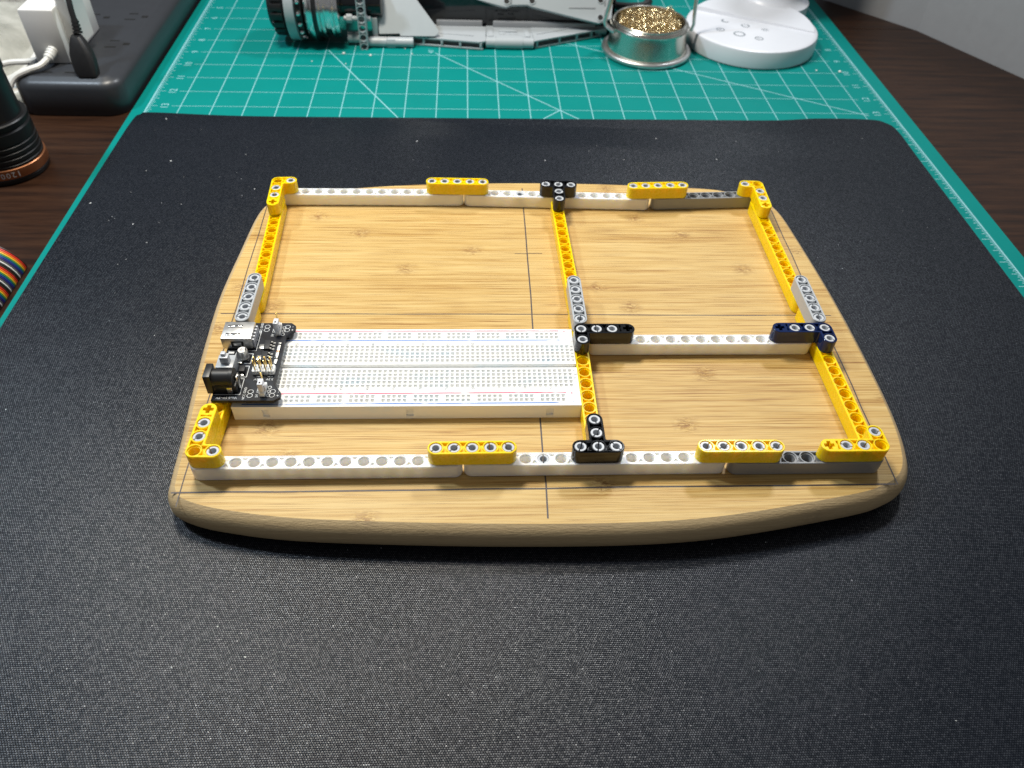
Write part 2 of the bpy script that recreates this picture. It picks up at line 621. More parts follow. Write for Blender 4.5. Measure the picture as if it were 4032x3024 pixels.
zp = ZG + 0.05
for i in range(-8, 15):
    m = MB()
    m.ribbon([gp(i, -2), gp(i, 12.4)], 0.62, zp)
    part('grid_line', m, 'matprint', gm, smooth=0, fix=False)
for j in range(-1, 11):
    m = MB()
    m.ribbon([gp(-8.28, j), gp(14.2, j)], 0.5, zp + 0.02)
    part('grid_line', m, 'matprint', gm, smooth=0, fix=False)
for i, sgn in ((-9, 1), (15, -1)):
    m = MB()
    m.ribbon([gp(i, -19), gp(i, 12.4)], 1.0, zp)
    part('ruler_line', m, 'matprint', gm, smooth=0, fix=False)
    m = MB()
    for k in range(-19 * 16, 12 * 16):
        q = k % 16
        ln = 7.4 if q == 0 else 5.6 if q == 8 else 4.4 if q % 4 == 0 else 3.2 if q % 2 == 0 else 2.2
        a, b = gp(i, k / 16), gp(i + sgn * ln / PX, k / 16)
        m.ribbon([a, b], 0.55, zp + 0.02)
    o = part('ruler_ticks', m, 'matprint', gm, smooth=0, fix=False)
    o['kind'] = 'stuff'
    for j in range(-1, 11):
        m = MB()
        g = gp(i + sgn * 0.52, j)
        add_text(m, str(13 - j), g[0], g[1], zp + 0.02, 8.6, PI / 2 if sgn > 0 else PI / 2)
        part('ruler_number', m, 'matprint', gm, smooth=0, fix=False)
for a, b in (((-8.7, 494.4), (67, 360)), ((88, 491.5), (220, 358)), ((192.3, 384.9), (164, 356)), ((186, 532), (452, 383))):
    m = MB()
    m.ribbon([a, b], 0.9, zp + 0.04)
    part('angle_line', m, 'matprint', gm, smooth=0, fix=False)
m = MB()
add_text(m, '45°', 84, 496, zp + 0.02, 6.5, PI / 2)
part('angle_number', m, 'matprint', gm, smooth=0, fix=False)

# crumbs lying on the green mat
m = MB()
for x, y, r in ((6, 487, 1.5), (30, 484, 1.3), (67, 489, 0.7), (455, 466, 1.5), (434, 468, 0.9), (-20, 470, 0.7), (60, 500, 0.6), (10, 466, 0.6)):
    m.lathe([(0.3 * r, 0), (r, 0.3 * r), (0.8 * r, 0.7 * r), (0.2 * r, r)], (x, y, ZG), n=7)
single('crumbs', m, 'cablewhite', (0, 480, ZG), 'small pale crumbs scattered on the green mat', 'crumbs', kind='stuff')

# ------------------------------------------------------------------ black desk mat
bmx = [(-142, -260), (462, -260), (462, 100), (463.5, 300), (464, 352), (459, 366), (447, 371.5), (404, 372), (366, 368), (290, 367), (170, 365.5), (50, 364.5), (-58, 364), (-128, 368), (-137, 365), (-140.5, 355), (-141.5, 300), (-142.5, 100)]
ol = [(p.x, p.y) for p in catmull([(x, y, 0) for x, y in bmx[2:]], 6, closed=False)]
ol = [(-142, -260), (462, -260)] + ol
m = MB()
n = len(ol)
vs = [(x, y, ZG + 0.1) for x, y in ol] + [(x, y, ZM - 0.35) for x, y in ol]
cx, cy = 160, 50
ins = [(x + (0.4 if x < cx else -0.4), y + (0.4 if y < cy else -0.4), ZM) for x, y in ol]
vs += ins
fs = [tuple(range(n))[::-1], tuple(range(2 * n, 3 * n))]
for L in (0, 1):
    fs += [(L * n + i, L * n + (i + 1) % n, (L + 1) * n + (i + 1) % n, (L + 1) * n + i) for i in range(n)]
m.add(vs, fs)
single('desk_mat', m, 'cloth', (160, 50, ZM), 'black woven cloth desk mat under the bamboo board', 'desk mat')
# lint and dust specks
m = MB()
for k in range(300):
    x, y = random.uniform(-135, 455), random.uniform(-125, 362)
    r = random.choice((0.10, 0.12, 0.15, 0.24)) * (1.5 if y > 150 else 0.8)
    a = random.uniform(0, PI)
    dx, dy = math.cos(a) * r * random.uniform(1, 2.5), math.sin(a) * r * random.uniform(1, 2.5)
    m.add([(x - dx, y - dy, ZM + 0.05), (x + dy * .4, y - dx * .4, ZM + 0.12), (x + dx, y + dy, ZM + 0.06), (x - dy * .4, y + dx * .4, ZM + 0.3)], [(0, 1, 2), (0, 2, 3), (0, 3, 1), (1, 3, 2)])
single('lint', m, 'print', (160, 100, ZM), 'tiny pale lint specks on the black mat', 'lint', kind='stuff', smooth=0, fix=False)

# ------------------------------------------------------------------ bamboo board
HB = 16.8
ctrl = [(146, -33.3), (219, -31.7), (286, -21), (310, -14.3), (322.8, -5), (329, 10), (332, 33), (332.8, 68), (331.7, 124), (327.6, 184), (324, 213), (316, 227), (298, 236), (271, 242.5), (177, 247), (83, 243.7), (22, 235), (0, 228.5), (-11.5, 219), (-16.6, 205), (-19.8, 166), (-22.3, 128), (-21.7, 93), (-19.8, 56), (-17.3, 23), (-16, 0), (-14.5, -10), (-7.5, -17.5), (13, -24), (55, -29.6)]
outl = catmull([(x, y, 0) for x, y in ctrl], 8)
n = len(outl)
nor = []
for i in range(n):
    t = (outl[(i + 1) % n] - outl[i - 1]).normalized()
    nor.append(Vector((t.y, -t.x, 0)))
prof = []
R = HB / 2
a0 = math.radians(64)
for k in range(13):
    a = a0 + (-PI / 2 - a0) * k / 12
    zz = -R + R * math.sin(a) / (math.sin(a0) if a > 0 else 1.0)
    prof.append((R * (1 - math.cos(a)), zz))
m = MB()
vs, fs = [], []
for ins_, zz in prof:
    for i in range(n):
        p = outl[i] - nor[i] * ins_
        vs.append((p.x, p.y, zz))
for j in range(len(prof) - 1):
    for i in range(n):
        fs.append((j * n + i, j * n + (i + 1) % n, (j + 1) * n + (i + 1) % n, (j + 1) * n + i))
fs.append(tuple(range(n)))
fs.append(tuple((len(prof) - 1) * n + i for i in range(n))[::-1])
m.add(vs, fs)
board = thing('bamboo_board', 'barrel-shaped bamboo cutting board with rounded edge on the black mat', 'cutting board', (154, 107, -HB))
part('slab', m, 'bamboo', board, smooth=25)
zc = 0.04


def wob(a, b, amp=0.25, n=14):
    out = []
    for k in range(n + 1):
        t = k / n
        out.append((a[0] + (b[0] - a[0]) * t + random.uniform(-amp, amp) * (abs(b[1] - a[1]) > abs(b[0] - a[0])), a[1] + (b[1] - a[1]) * t + random.uniform(-amp, amp) * (abs(b[0] - a[0]) > abs(b[1] - a[1]))))
    return out


for a, b, w in (((153.6, 236), (152.8, -26), 0.75), ((-16, 109.2), (322, 107.3), 0.6), ((-9.6, 214), (-7.6, -17.5), 0.55), ((316.3, 212), (314.3, -10), 0.65), ((-11.5, -10), (313.5, -9.7), 0.8), ((145.9, 163.9), (162.6, 164.1), 0.4)):
    m = MB()
    m.ribbon(wob(a, b), w, zc)
    part('pencil_line', m, 'pencil', board, smooth=0, fix=False)
    zc += 0.012
m = MB()
m.add([(303.2, 2.0, 0.1), (305, -0.2, 0.1), (305.6, -3.0, 0.1), (304.3, -3.6, 0.1), (303.6, -1.6, 0.1), (302.4, 0.2, 0.1)], [(0, 5, 4, 3, 2, 1)])
part('ink_blot', m, 'greyprint', board, smooth=0, fix=False)

# ------------------------------------------------------------------ construction beams
W, H = 3.7, 7.9
SEG = 20


def circ(cx, cy, r, n=SEG):
    return [(cx + r * math.cos(2 * PI * k / n), cy + r * math.sin(2 * PI * k / n)) for k in range(n)]


def inset(poly, d):
    """offset a CCW polygon inwards by d"""
    out = []
    n = len(poly)
    for i in range(n):
        p0, p1, p2 = Vector(poly[i - 1]), Vector(poly[i]), Vector(poly[(i + 1) % n])
        e1, e2 = (p1 - p0).normalized(), (p2 - p1).normalized()
        n1, n2 = Vector((-e1.y, e1.x)), Vector((-e2.y, e2.x))
        b = (n1 + n2)
        b = b / max(0.2, (1 + n1.dot(n2)))
        out.append(tuple(p1 + b * d))
    return out


def arc(cx, cy, r, a0, a1, n=10):
    return [(cx + r * math.cos(math.radians(a0 + (a1 - a0) * k / n)), cy + r * math.sin(math.radians(a0 + (a1 - a0) * k / n))) for k in range(n + 1)]


def plus(cx, cy):
    a, b = 0.92, 2.4
    return [(cx + x, cy + y) for x, y in ((a, -b), (a, -a), (b, -a), (b, a), (a, a), (a, b), (-a, b), (-a, a), (-b, a), (-b, -a), (-a, -a), (-a, -b))]


def bowtie(ax, ay, bx, by, R_=3.5, yy=2.75, n=6):
    """recess between two neighbouring holes"""
    dx, dy = (bx - ax) / 8, (by - ay) / 8
    px, py = -dy, dx
    L = [(math.sqrt(R_ * R_ - y * y), y) for y in [yy * (-1 + 2 * k / n) for k in range(n + 1)]]
    pts = [(8 - x, y) for x, y in L] + [(x, y) for x, y in reversed(L)]
    return [(ax + dx * x + px * y, ay + dy * x + py * y) for x, y in pts]


def solid(outline, holes, crosses, pockets, name, cb=3.05, depth=1.5):
    """beam mesh: bevelled outline, through holes with counterbores, cross holes, blind pockets"""
    mb = MB()
    top_in = inset(outline, 0.22)
    rings = [(outline, 0.22), (outline, H - 0.22), (top_in, H), (top_in, 0.0)]
    n = len(outline)

    def wall(pa, za, pb, zb):
        k = len(pa)
        mb.add([(x, y, za) for x, y in pa] + [(x, y, zb) for x, y in pb], [(i, (i + 1) % k, k + (i + 1) % k, k + i) for i in range(k)])
    wall(outline, 0.22, outline, H - 0.22)
    wall(outline, H - 0.22, top_in, H)
    wall(top_in, 0, outline, 0.22)

    def fill(loops, z):
        tri = tessellate_polygon([[Vector((x, y, 0)) for x, y in l] for l in loops])
        flat = [p for l in loops for p in l]
        mb.add([(x, y, z) for x, y in flat], tri)
    hc = [circ(x, y, cb) for x, y in holes]
    hi = [circ(x, y, 2.5) for x, y in holes]
    cr = [plus(x, y) for x, y in crosses]
    fill([top_in] + hc + cr + pockets, H)
    fill([top_in] + hc + cr, 0)
    for a, b in zip(hc, hi):
        wall(a, H, a, H - 0.85)
        wall(a, H - 0.85, b, H - 0.85)
        wall(b, H - 0.85, b, 0.85)
        wall(b, 0.85, a, 0.85)
        wall(a, 0.85, a, 0.0)
    for a in cr:
        wall(a, H, a, 0)
    for a in pockets:
        wall(a, H, a, H - depth)
        fill([a], H - depth)
    return mb.mesh(name, smooth=30)


def straight_outline(k):
    L = (k - 1) * 8
    return arc(L, 0, W, -90, 90) + arc(0, 0, W, 90, 270)


def make_straight(k):
    hs = [(i * 8, 0) for i in range(k)]
    return solid(straight_outline(k), hs, [], [bowtie(i * 8, 0, i * 8 + 8, 0) for i in range(k - 1)], 'straight_beam_mesh')


def make_white(k):
    hs = [(i * 8, 0) for i in range(k)]
    pk = []
    for i in range(k - 1):
        x = i * 8 + 4
        s = 1 if i % 2 == 0 else -1
        if s > 0:
            pk.append([(x - 1.5, 2.55), (x - 0.25, 0.9), (x + 0.25, 0.9), (x + 1.5, 2.55)])
        else:
            pk.append([(x - 0.3, -0.7), (x - 1.5, -2.7), (x + 1.5, -2.7), (x + 0.3, -0.7)])
    # the wavy groove behind the hole rims
    path = []
    for i in range(k):
        xc = i * 8
        if i % 2 == 0:
            path += [(xc - 3.6, 0.9), (xc - 2.9, 2.1), (xc - 1.3, 3.08)]
        else:
            path += [(xc + 1.3, 3.08), (xc + 2.9, 2.1), (xc + 3.6, 0.9)]
    path = [p for p in path if -2.0 < p[0] < (k - 1) * 8 + 2.0]
    up = [(x, y + 0.18) for x, y in path]
    dn = [(x, y - 0.18) for x, y in path]
    pk.append(dn + up[::-1])
    return solid(straight_outline(k), hs, [], pk, 'straight_beam_mesh', cb=2.75, depth=1.0)


def make_L(ch):
    ol = arc(24, 0, W, -90, 90) + [(W + 0.5, W), (W, W + 0.5)] + arc(0, 8, W, 0, 180) + arc(0, 0, W, 180, 270)
    hs = [(0, 0), (8, 0), (16, 0), (0, 8)]
    pk = [bowtie(0, 0, 8, 0), bowtie(8, 0, 16, 0), bowtie(0, 0, 0, 8)]
    # recess next to the cross hole
    pk.append([(19.45, -2.5), (20.6, -2.5), (20.6, -1.5), (20.2, 0.0), (20.6, 1.5), (20.6, 2.5), (19.45, 2.5), (19.75, 0.0)])
    me = solid(ol, hs, [(24, 0)], pk, 'corner_beam_mesh')
    if ch < 0:                               # the mirrored piece
        bm = bmesh.new()
        bm.from_mesh(me)
        bmesh.ops.scale(bm, vec=(1, -1, 1), verts=bm.verts[:])
        bmesh.ops.reverse_faces(bm, faces=bm.faces[:])
        bm.to_mesh(me)
        bm.free()
    return me


def make_T():
    ol = arc(8, 0, W, -90, 90) + [(W + 0.4, W), (W, W + 0.4)] + arc(0, 16, W, 0, 180) + [(-W, W + 0.4), (-W - 0.4, W)] + arc(-8, 0, W, 90, 270)
    hs = [(-8, 0), (0, 0), (8, 0), (0, 8), (0, 16)]
    pk = [bowtie(-8, 0, 0, 0), bowtie(0, 0, 8, 0), bowtie(0, 0, 0, 8), bowtie(0, 8, 0, 16)]
    return solid(ol, hs, [], pk, 'tee_beam_mesh')


def make_pin(single_slot):
    """friction pin: split ring at the top, hollow shaft"""
    mb = MB()
    gaps = 0.30
    spans = [(gaps / 2, PI - gaps / 2), (PI + gaps / 2, 2 * PI - gaps / 2)]
    if single_slot:
        spans = [(gaps / 2, 2 * PI - gaps / 2)]
    prof = [(1.55, -0.4), (1.55, 7.35), (1.72, 7.62), (2.50, 7.62), (2.68, 7.42), (2.68, 6.95), (2.30, 6.95), (2.30, -0.4)]
    for a0_, a1_ in spans:
        nn = 18 if single_slot else 10
        vs, fs = [], []
        for k in range(nn + 1):
            a = a0_ + (a1_ - a0_) * k / nn
            for r, z in prof:
                vs.append((r * math.cos(a), r * math.sin(a), z))
        q = len(prof)
        for k in range(nn):
            for j in range(q):
                fs.append((k * q + j, k * q + (j + 1) % q, (k + 1) * q + (j + 1) % q, (k + 1) * q + j))
        fs.append(tuple(range(q)))
        fs.append(tuple(nn * q + j for j in range(q))[::-1])
        mb.add(vs, fs)
    return mb.mesh('connector_pin_mesh', smooth=30)


ME = {}


def beam_mesh(kind, colour):
    k = (kind, colour)
    if k not in ME:
        if kind.startswith('L'):
            me = make_L(1 if kind == 'L+' else -1)
        elif kind == 'T':
            me = make_T()
        elif colour == 'white':
            me = make_white(int(kind))
        else:
            me = make_straight(int(kind))
        me.materials.append(MAT[colour])
        ME[k] = me
    return ME[k]


PINS = [make_pin(True), make_pin(False)]
for pm in PINS:
    pm.materials.append(MAT['pin'])

FR = (152, 108, 0)
frame = thing('beam_frame', 'rectangular frame of pinned yellow, white, grey and black plastic beams on bamboo board', 'frame', FR)
LIFT = 0.35


def place(kind, colour, hole, ang, level, d=(0, 0), pins=(), label=None, rot=0.0, slots=()):
    nm = 'tee_beam' if kind == 'T' else 'corner_beam' if kind[0] == 'L' else 'straight_beam'
    o = bpy.data.objects.new(nm, beam_mesh(kind, colour))
    col.objects.link(o)
    o.parent = frame
    o.location = Vector((hole[0] * 8 + d[0] - FR[0], hole[1] * 8 + d[1] - FR[1], LIFT + level * 8.0)) * K
    o.rotation_euler = (0, 0, math.radians(ang) + rot)
    if label:
        o['label'] = label
    for x, y in pins:
        p = bpy.data.objects.new('connector_pin', random.choice(PINS))
        col.objects.link(p)
        p.parent = o
        p.location = Vector((x, y, 0.0)) * K
        p.rotation_euler = (0, 0, random.uniform(0, 2 * PI))
    return o


def run(kind, colour, h0, h1, d0, d1, level=0, pins=(), label=None):
    """straight beam laid from hole h0 to hole h1 with small displacements at either end"""
    a = Vector((h0[0] * 8 + d0[0], h0[1] * 8 + d0[1]))
    b = Vector((h1[0] * 8 + d1[0], h1[1] * 8 + d1[1]))
    ang = math.degrees(math.atan2(b.y - a.y, b.x - a.x))
    L = (int(kind) - 1) * 8
    c = (a + b) / 2 - (b - a).normalized() * L / 2
    return place(kind, colour, (0, 0), ang, level, (c.x, c.y), pins, label)


# lower layer
run('15', 'white', (0, 27), (14, 27), (-0.7, 1.2), (-0.6, 1.7), label='white beam at the left of the far row')
run('15', 'white', (15, 27), (29, 27), (-0.7, 1.3), (-1.1, -1.9), pins=[(32, 0)], label='white beam at the middle of the far row')
run('9', 'dgrey', (30, 27), (38, 27), (-0.4, -1.2), (0.3, 2.2), label='dark grey beam at the right of the far row')
run('13', 'yellow', (0, 14), (0, 26), (3.7, -0.4), (0.1, -0.2), label='yellow beam on the far left side')
run('13', 'yellow', (0, 1), (0, 13), (0.3, 0.3), (3.0, 0.3), label='yellow beam under the power module on the left side')
run('13', 'yellow', (22, 14), (22, 26), (0.7, -1.6), (-1.9, -2.0), label='yellow beam of the far middle divider')
run('13', 'yellow', (22, 1), (22, 13), (0.0, 0.2), (0.3, -1.3), label='yellow beam beside the white breadboard')
run('13', 'yellow', (38, 14), (38, 26), (-0.4, -0.1), (-0.7, 0.6), label='yellow beam on the far right side')
run('13', 'yellow', (38, 1), (38, 13), (0.2, -0.2), (-0.2, -0.4), label='yellow beam on the near right side')
run('15', 'white', (23, 10), (37, 10), (-0.1, -1.0), (0.3, -0.9), label='white crossbar beam right of the breadboard')
run('15', 'white', (0, 0), (14, 0), (-0.1, -0.1), (-0.1, 0.0), label='white beam at the left of the near row')
run('15', 'white', (15, 0), (29, 0), (-0.1, 0.5), (-0.1, 0.6), pins=[(32, 0)], label='white beam at the middle of the near row')
run('9', 'dgrey', (30, 0), (38, 0), (0.7, 0.0), (0.7, 0.0), label='dark grey beam at the right of the near row')
# upper layer
P5 = [(i * 8, 0) for i in range(5)]
run('5', 'yellow', (12, 27), (16, 27), (-0.8, 2.2), (-0.8, 1.7), 1, P5, 'short yellow beam on the far row, left of the black tee')
run('5', 'yellow', (28, 27), (32, 27), (-1.1, -1.5), (-0.4, -0.1), 1, P5, 'short yellow beam on the far row, right of the black tee')
run('5', 'yellow', (13, 0), (17, 0), (0.0, 0.8), (0.0, 1.0), 1, P5, 'short yellow beam on the near row, left of the black tee')
run('5', 'yellow', (28, 0), (32, 0), (0.2, 0.6), (0.6, 0.3), 1, P5, 'short yellow beam on the near row, right of the black tee')
run('5', 'grey', (0, 11), (0, 15), (2.9, 0.4), (3.1, 0.2), 1, P5, 'short grey beam behind the power module')
run('5', 'grey', (22, 11), (22, 15), (0.3, -1.5), (0.1, -1.1), 1, P5, 'short grey beam on the middle divider')
run('5', 'grey', (38, 11), (38, 15), (-0.4, -0.5), (-0.3, -0.2), 1, P5, 'short grey beam on the right side')
LP = [(8, 0), (16, 0)]
place('L-', 'yellow', (0, 0), 90, 1, (-0.1, 0.5), LP + [(0, -8)], 'yellow corner beam at the near left corner', rot=-0.03)
place('L-', 'yellow', (38, 0), 180, 1, (0.6, 0.4), LP + [(0, -8)], 'yellow corner beam at the near right corner')
place('L+', 'yellow', (0, 27), -90, 1, (-0.8, 1.1), LP + [(0, 8)], 'yellow corner beam at the far left corner', rot=0.045)
place('L-', 'yellow', (38, 27), -90, 1, (0.5, 1.6), LP + [(0, -8)], 'yellow corner beam at the far right corner', rot=-0.04)
place('L-', 'black', (22, 10), 0, 1, (0.1, -1.1), [(0, 0)] + LP + [(0, -8)], 'black corner beam next to the breadboard')
place('L+', 'navy', (38, 10), 180, 1, (0.2, -0.5), [(0, 0)] + LP + [(0, 8)], 'navy blue corner beam on the right side')
TP = [(-8, 0), (0, 0), (8, 0), (0, 8), (0, 16)]
place('T', 'black', (22, 0), 0, 1, (0.0, 1.0), TP, 'black tee beam on the near row')
place('T', 'black', (22, 27), 180, 1, (-0.7, -0.5), TP, 'black tee beam on the far row', rot=-0.04)

# ------------------------------------------------------------------ breadboard
bb = thing('breadboard', 'white solderless breadboard with worn red and blue rail lines', 'breadboard', (90, 59, 0.1))
X0, X1, Y0, Y1, ZB = 7.4, 172.3, 32.2, 86.2, 8.9


def pitted(x0, x1, y0, y1, xs, ys, z0, z1, a=0.95, b=0.60):
    """block with a grid of tapered square contact holes in its top"""
    mb = MB()
    xs, ys = sorted(xs), sorted(ys)
    cx = [x0] + [v for x in xs for v in (x - a, x + a)] + [x1]
    cy = [y0] + [v for y in ys for v in (y - a, y + a)] + [y1]
    for i in range(len(cx) - 1):
        for j in range(len(cy) - 1):
            if i % 2 == 1 and j % 2 == 1:
                x, y = xs[i // 2], ys[j // 2]
                r0 = [(x - a, y - a, z1), (x + a, y - a, z1), (x + a, y + a, z1), (x - a, y + a, z1)]
                r1 = [(x - b, y - b, z1 - 0.75), (x + b, y - b, z1 - 0.75), (x + b, y + b, z1 - 0.75), (x - b, y + b, z1 - 0.75)]
                r2 = [(p[0], p[1], z1 - 1.7) for p in r1]
                mb.add(r0 + r1 + r2, [(k + o, (k + 1) % 4 + o, (k + 1) % 4 + 4 + o, k + 4 + o) for o in (0, 4) for k in range(4)] + [(8, 9, 10, 11)])
            else:
                mb.add([(cx[i], cy[j], z1), (cx[i + 1], cy[j], z1), (cx[i + 1], cy[j + 1], z1), (cx[i], cy[j + 1], z1)], [(0, 1, 2, 3)])
    o = [(x0, y0), (x1, y0), (x1, y1), (x0, y1)]
    mb.add([(x, y, z0) for x, y in o] + [(x, y, z1) for x, y in o], [(k, (k + 1) % 4, (k + 1) % 4 + 4, k + 4) for k in range(4)] + [(3, 2, 1, 0)])
    return mb


m = MB()
m.box(X0 + 0.1, X1 - 0.1, Y0 + 1.2, Y1 - 0.1, 0.1, 6.9, 0.1)
part('base_block', m, 'bread', bb)
tx = [168.8 - 2.54 * k for k in range(63)]
rx = [164.1 - 2.54 * k for k in range(59) if k % 6 != 5]
strips = ((76.75, Y1, rx, [80.0, 82.6]), (60.35, 76.6, tx, [63.0 + 2.5 * k for k in range(5)]), (41.85, 57.75, tx, [45.5 + 2.5 * k for k in range(5)]))
for y0, y1, xs, ys in strips:
    part('power_rail' if len(ys) == 2 else 'contact_strip', pitted(X0, X1, y0, y1, xs, ys, 6.9, ZB), 'bread', bb, smooth=0)
part('power_rail', pitted(X0, X1, Y0, 41.7, rx, [36.0, 38.55], 6.9, ZB), 'bread', bb, smooth=0)
m = MB()
xs_ = [X0, 21.0, 24.2, 88.6, 92.0, 155.6, 159.2, X1]
for i in range(len(xs_) - 1):
    if i % 2 == 0:
        m.box(xs_[i], xs_[i + 1], Y0, Y0 + 1.19, 0.1, 6.89)
    else:
        m.box(xs_[i], xs_[i + 1], Y0, Y0 + 1.19, 0.1, 1.7)
part('front_skirt', m, 'bread', bb, smooth=0)
zt = ZB + 0.03
for y, mt in ((84.9, 'red_ink'), (77.9, 'blue_ink'), (40.6, 'red_ink'), (33.9, 'blue_ink')):
    m = MB()
    m.ribbon([(12, y), (165.5, y)], 0.7, zt)
    part('rail_line', m, mt, bb, smooth=0, fix=False)
for y, mt, s in ((84.6, 'red_ink', '+'), (78.3, 'blue_ink', '-'), (40.2, 'red_ink', '+'), (34.7, 'blue_ink', '-')):
    m = MB()
    add_text(m, s, 168.5, y, zt, 3.6, PI / 2)
    part('rail_mark', m, mt, bb, smooth=0, fix=False)
for yb in (75.0, 43.6):
    for c in [1] + list(range(5, 61, 5)):
        m = MB()
        add_text(m, str(c), 168.8 - 2.54 * (c - 1), yb, zt, 2.3, PI / 2 + 0.2, 0.8)
        part('column_number', m, 'greyprint', bb, smooth=0, fix=False)
for k, s in enumerate('abcdefghij'):
    m = MB()
    add_text(m, s, 170.9, (73.0 - 2.5 * k) if k < 5 else (55.5 - 2.5 * (k - 5)), zt, 2.3, PI / 2)
    part('row_letter', m, 'greyprint', bb, smooth=0, fix=False)

# ------------------------------------------------------------------ power module
pm = thing('power_module', 'black breadboard power supply board with USB port and barrel jack', 'circuit board', (13, 60, 8.9))
ZP = 13.0
m = MB()
m.prism([(-1.0, 32.8), (27.6, 32.5), (30.4, 34.6), (30.4, 37.4), (26.9, 42.3), (26.4, 77.0), (30.2, 81.2), (30.2, 84.4), (27.8, 86.6), (-0.6, 86.7)], ZP - 1.6, ZP)
part('circuit_board', m, 'pcb', pm, smooth=0)
for y0 in (34.6, 78.6):
    m = MB()
    for xx in (15.2, 25.6):
        m.box(xx - 1.3, xx + 1.3, y0, y0 + 5, 9.0, 11.4, 0.1)
    part('header_socket', m, 'rubber', pm)
# usb
m = MB()
m.box(-2.6, 12.1, 67.2, 79.6, ZP + 0.2, 20.2, 0.35)
usb = part('usb_port', m, 'steel', pm, label='silver metal USB port')
m = MB()
for yy in (70.2, 76.2):
    m.box(-0.5, 6.5, yy - 0.9, yy + 0.9, 20.15, 20.35, 0.05)
part('spring_slot', m, 'void', usb)
m = MB()
for yy in (70.2, 76.2):
    m.box(-0.2, 2.2, yy - 0.55, yy + 0.55, 20.2, 20.5, 0.12)
    m.box(2.2, 6.2, yy - 0.4, yy + 0.4, 20.2, 20.42, 0.08)
part('spring_tongue', m, 'chrome', usb)
m = MB()
for yy in (68.6, 71.0, 73.4, 75.8, 78.0):
    m.box(12.1, 13.2, yy - 0.55, yy + 0.55, ZP, 18.6, 0.25)
part('insulator_tab', m, 'lampwhite', usb)
m = MB()
m.box(2.0, 8.0, 67.05, 67.25, 14.6, 18.2)
part('latch_window', m, 'void', usb)
m = MB()
m.box(3.2, 7.0, 66.9, 67.2, 15.4, 17.6, 0.1)
part('latch_spring', m, 'steel', usb)
# barrel jack
m = MB()
m.box(-3.4, -0.2, 37.2, 46.2, ZP - 0.2, 24.0, 0.25)
jack = part('barrel_jack', m, 'rubber', pm, label='black barrel power jack')
m = MB()
m.lathe([(4.35, -0.2), (4.35, 7.4), (4.7, 7.6), (4.7, 9.2), (4.1, 9.6)], (0, 41.7, 18.9), 'x', 28)
m.box(-0.2, 10.4, 37.4, 46.0, ZP + 0.05, 17.6, 0.3)
part('jack_barrel', m, 'rubber', jack)
m = MB()
m.box(10.4, 10.9, 40.2, 43.2, ZP, 20.8, 0.15)
m.box(9.8, 11.0, 40.4, 43.0, ZP, 13.4, 0.1)
m.lathe([(1.2, 0), (1.2, 0.5), (0.5, 0.7)], (10.8, 41.8, 19.6), 'x', 14)
m.box(6.0, 8.4, 37.0, 37.45, ZP, 16.8, 0.12)
part('jack_terminal', m, 'solder', jack)
# switch
m = MB()
m.box(-0.8, 7.4, 47.6, 56.2, ZP, 19.8, 0.3)
sw = part('push_switch', m, 'grey', pm, label='pale grey push switch')
m = MB()
m.box(1.4, 5.4, 49.8, 53.4, 19.8, 23.8, 0.35)
m.box(2.0, 4.2, 51.0, 53.2, 23.8, 25.2, 0.3)
part('switch_button', m, 'pin', sw)
# capacitor
m = MB()
m.lathe([(2.35, 13.9), (2.35, 14.2), (2.1, 14.5), (2.35, 14.8), (2.35, 18.6), (2.1, 19.0)], (9.1, 60.5, 0), 'z', 24)
cap = part('capacitor', m, 'steel', pm, label='small silver can capacitor')
m = MB()
m.box(6.5, 11.7, 57.9, 63.1, ZP, 13.95, 0.2)
part('capacitor_foot', m, 'rubber', cap)
m = MB()
m.add([(9.1 + 2.0 * math.cos(a), 60.5 + 2.0 * math.sin(a), 19.06) for a in [math.radians(q) for q in range(-40, 61, 10)]], [tuple(range(11))])
part('polarity_mark', m, 'void', cap, smooth=0, fix=False)
m = MB()
for k, s in enumerate(('01', 'A3E', 'VI')):
    add_text(m, s, 8.7, 59.6 + 0.9 * k, 19.07, 0.9, PI)
part('capacitor_text', m, 'greyprint', cap, smooth=0, fix=False)
# regulators
for y in (69.0, 61.1):
    m = MB()
    m.box(17.2, 20.2, y - 3.2, y + 3.2, ZP + 0.1, 14.7, 0.2)
    rg = part('voltage_regulator', m, 'chip', pm)
    m = MB()
    m.box(14.6, 17.2, y - 1.6, y + 1.6, ZP, 13.35, 0.08)
    part('heat_tab', m, 'solder', rg)
    for k in (-1, 0, 1):
        m = MB()
        m.tube([(20.1, y + 2.25 * k, 14.0), (20.8, y + 2.25 * k, 14.0), (21.3, y + 2.25 * k, 13.3), (22.3, y + 2.25 * k, 13.2)], 0.42, 6)
        part('lead', m, 'solder', rg)
for k in range(6):
    y = 70.2 - 2.5 * k
    m = MB()
    m.box(23.7, 25.1, y - 0.85, y + 0.85, ZP, 13.6, 0.08)
    ch = part('chip_component', m, ('rubber', 'adapter', 'copper', 'adapter', 'rubber', 'adapter')[k], pm)
    m = MB()
    m.box(23.65, 25.15, y - 1.1, y - 0.6, ZP, 13.66, 0.05)
    m.box(23.65, 25.15, y + 0.6, y + 1.1, ZP, 13.66, 0.05)
    part('chip_end', m, 'solder', ch)
m = MB()
m.box(8.6, 11.3, 49.8, 53.6, ZP, 15.2, 0.25)
di = part('diode', m, 'chip', pm)
m = MB()
m.box(9.2, 10.8, 48.6, 49.9, ZP, 13.6, 0.1)
m.box(9.2, 10.8, 53.5, 54.6, ZP, 13.6, 0.1)
part('chip_end', m, 'solder', di)
m = MB()
m.box(6.6, 8.9, 56.4, 58.0, ZP, 14.1, 0.2)
part('power_led', m, 'tin', pm)
m = MB()
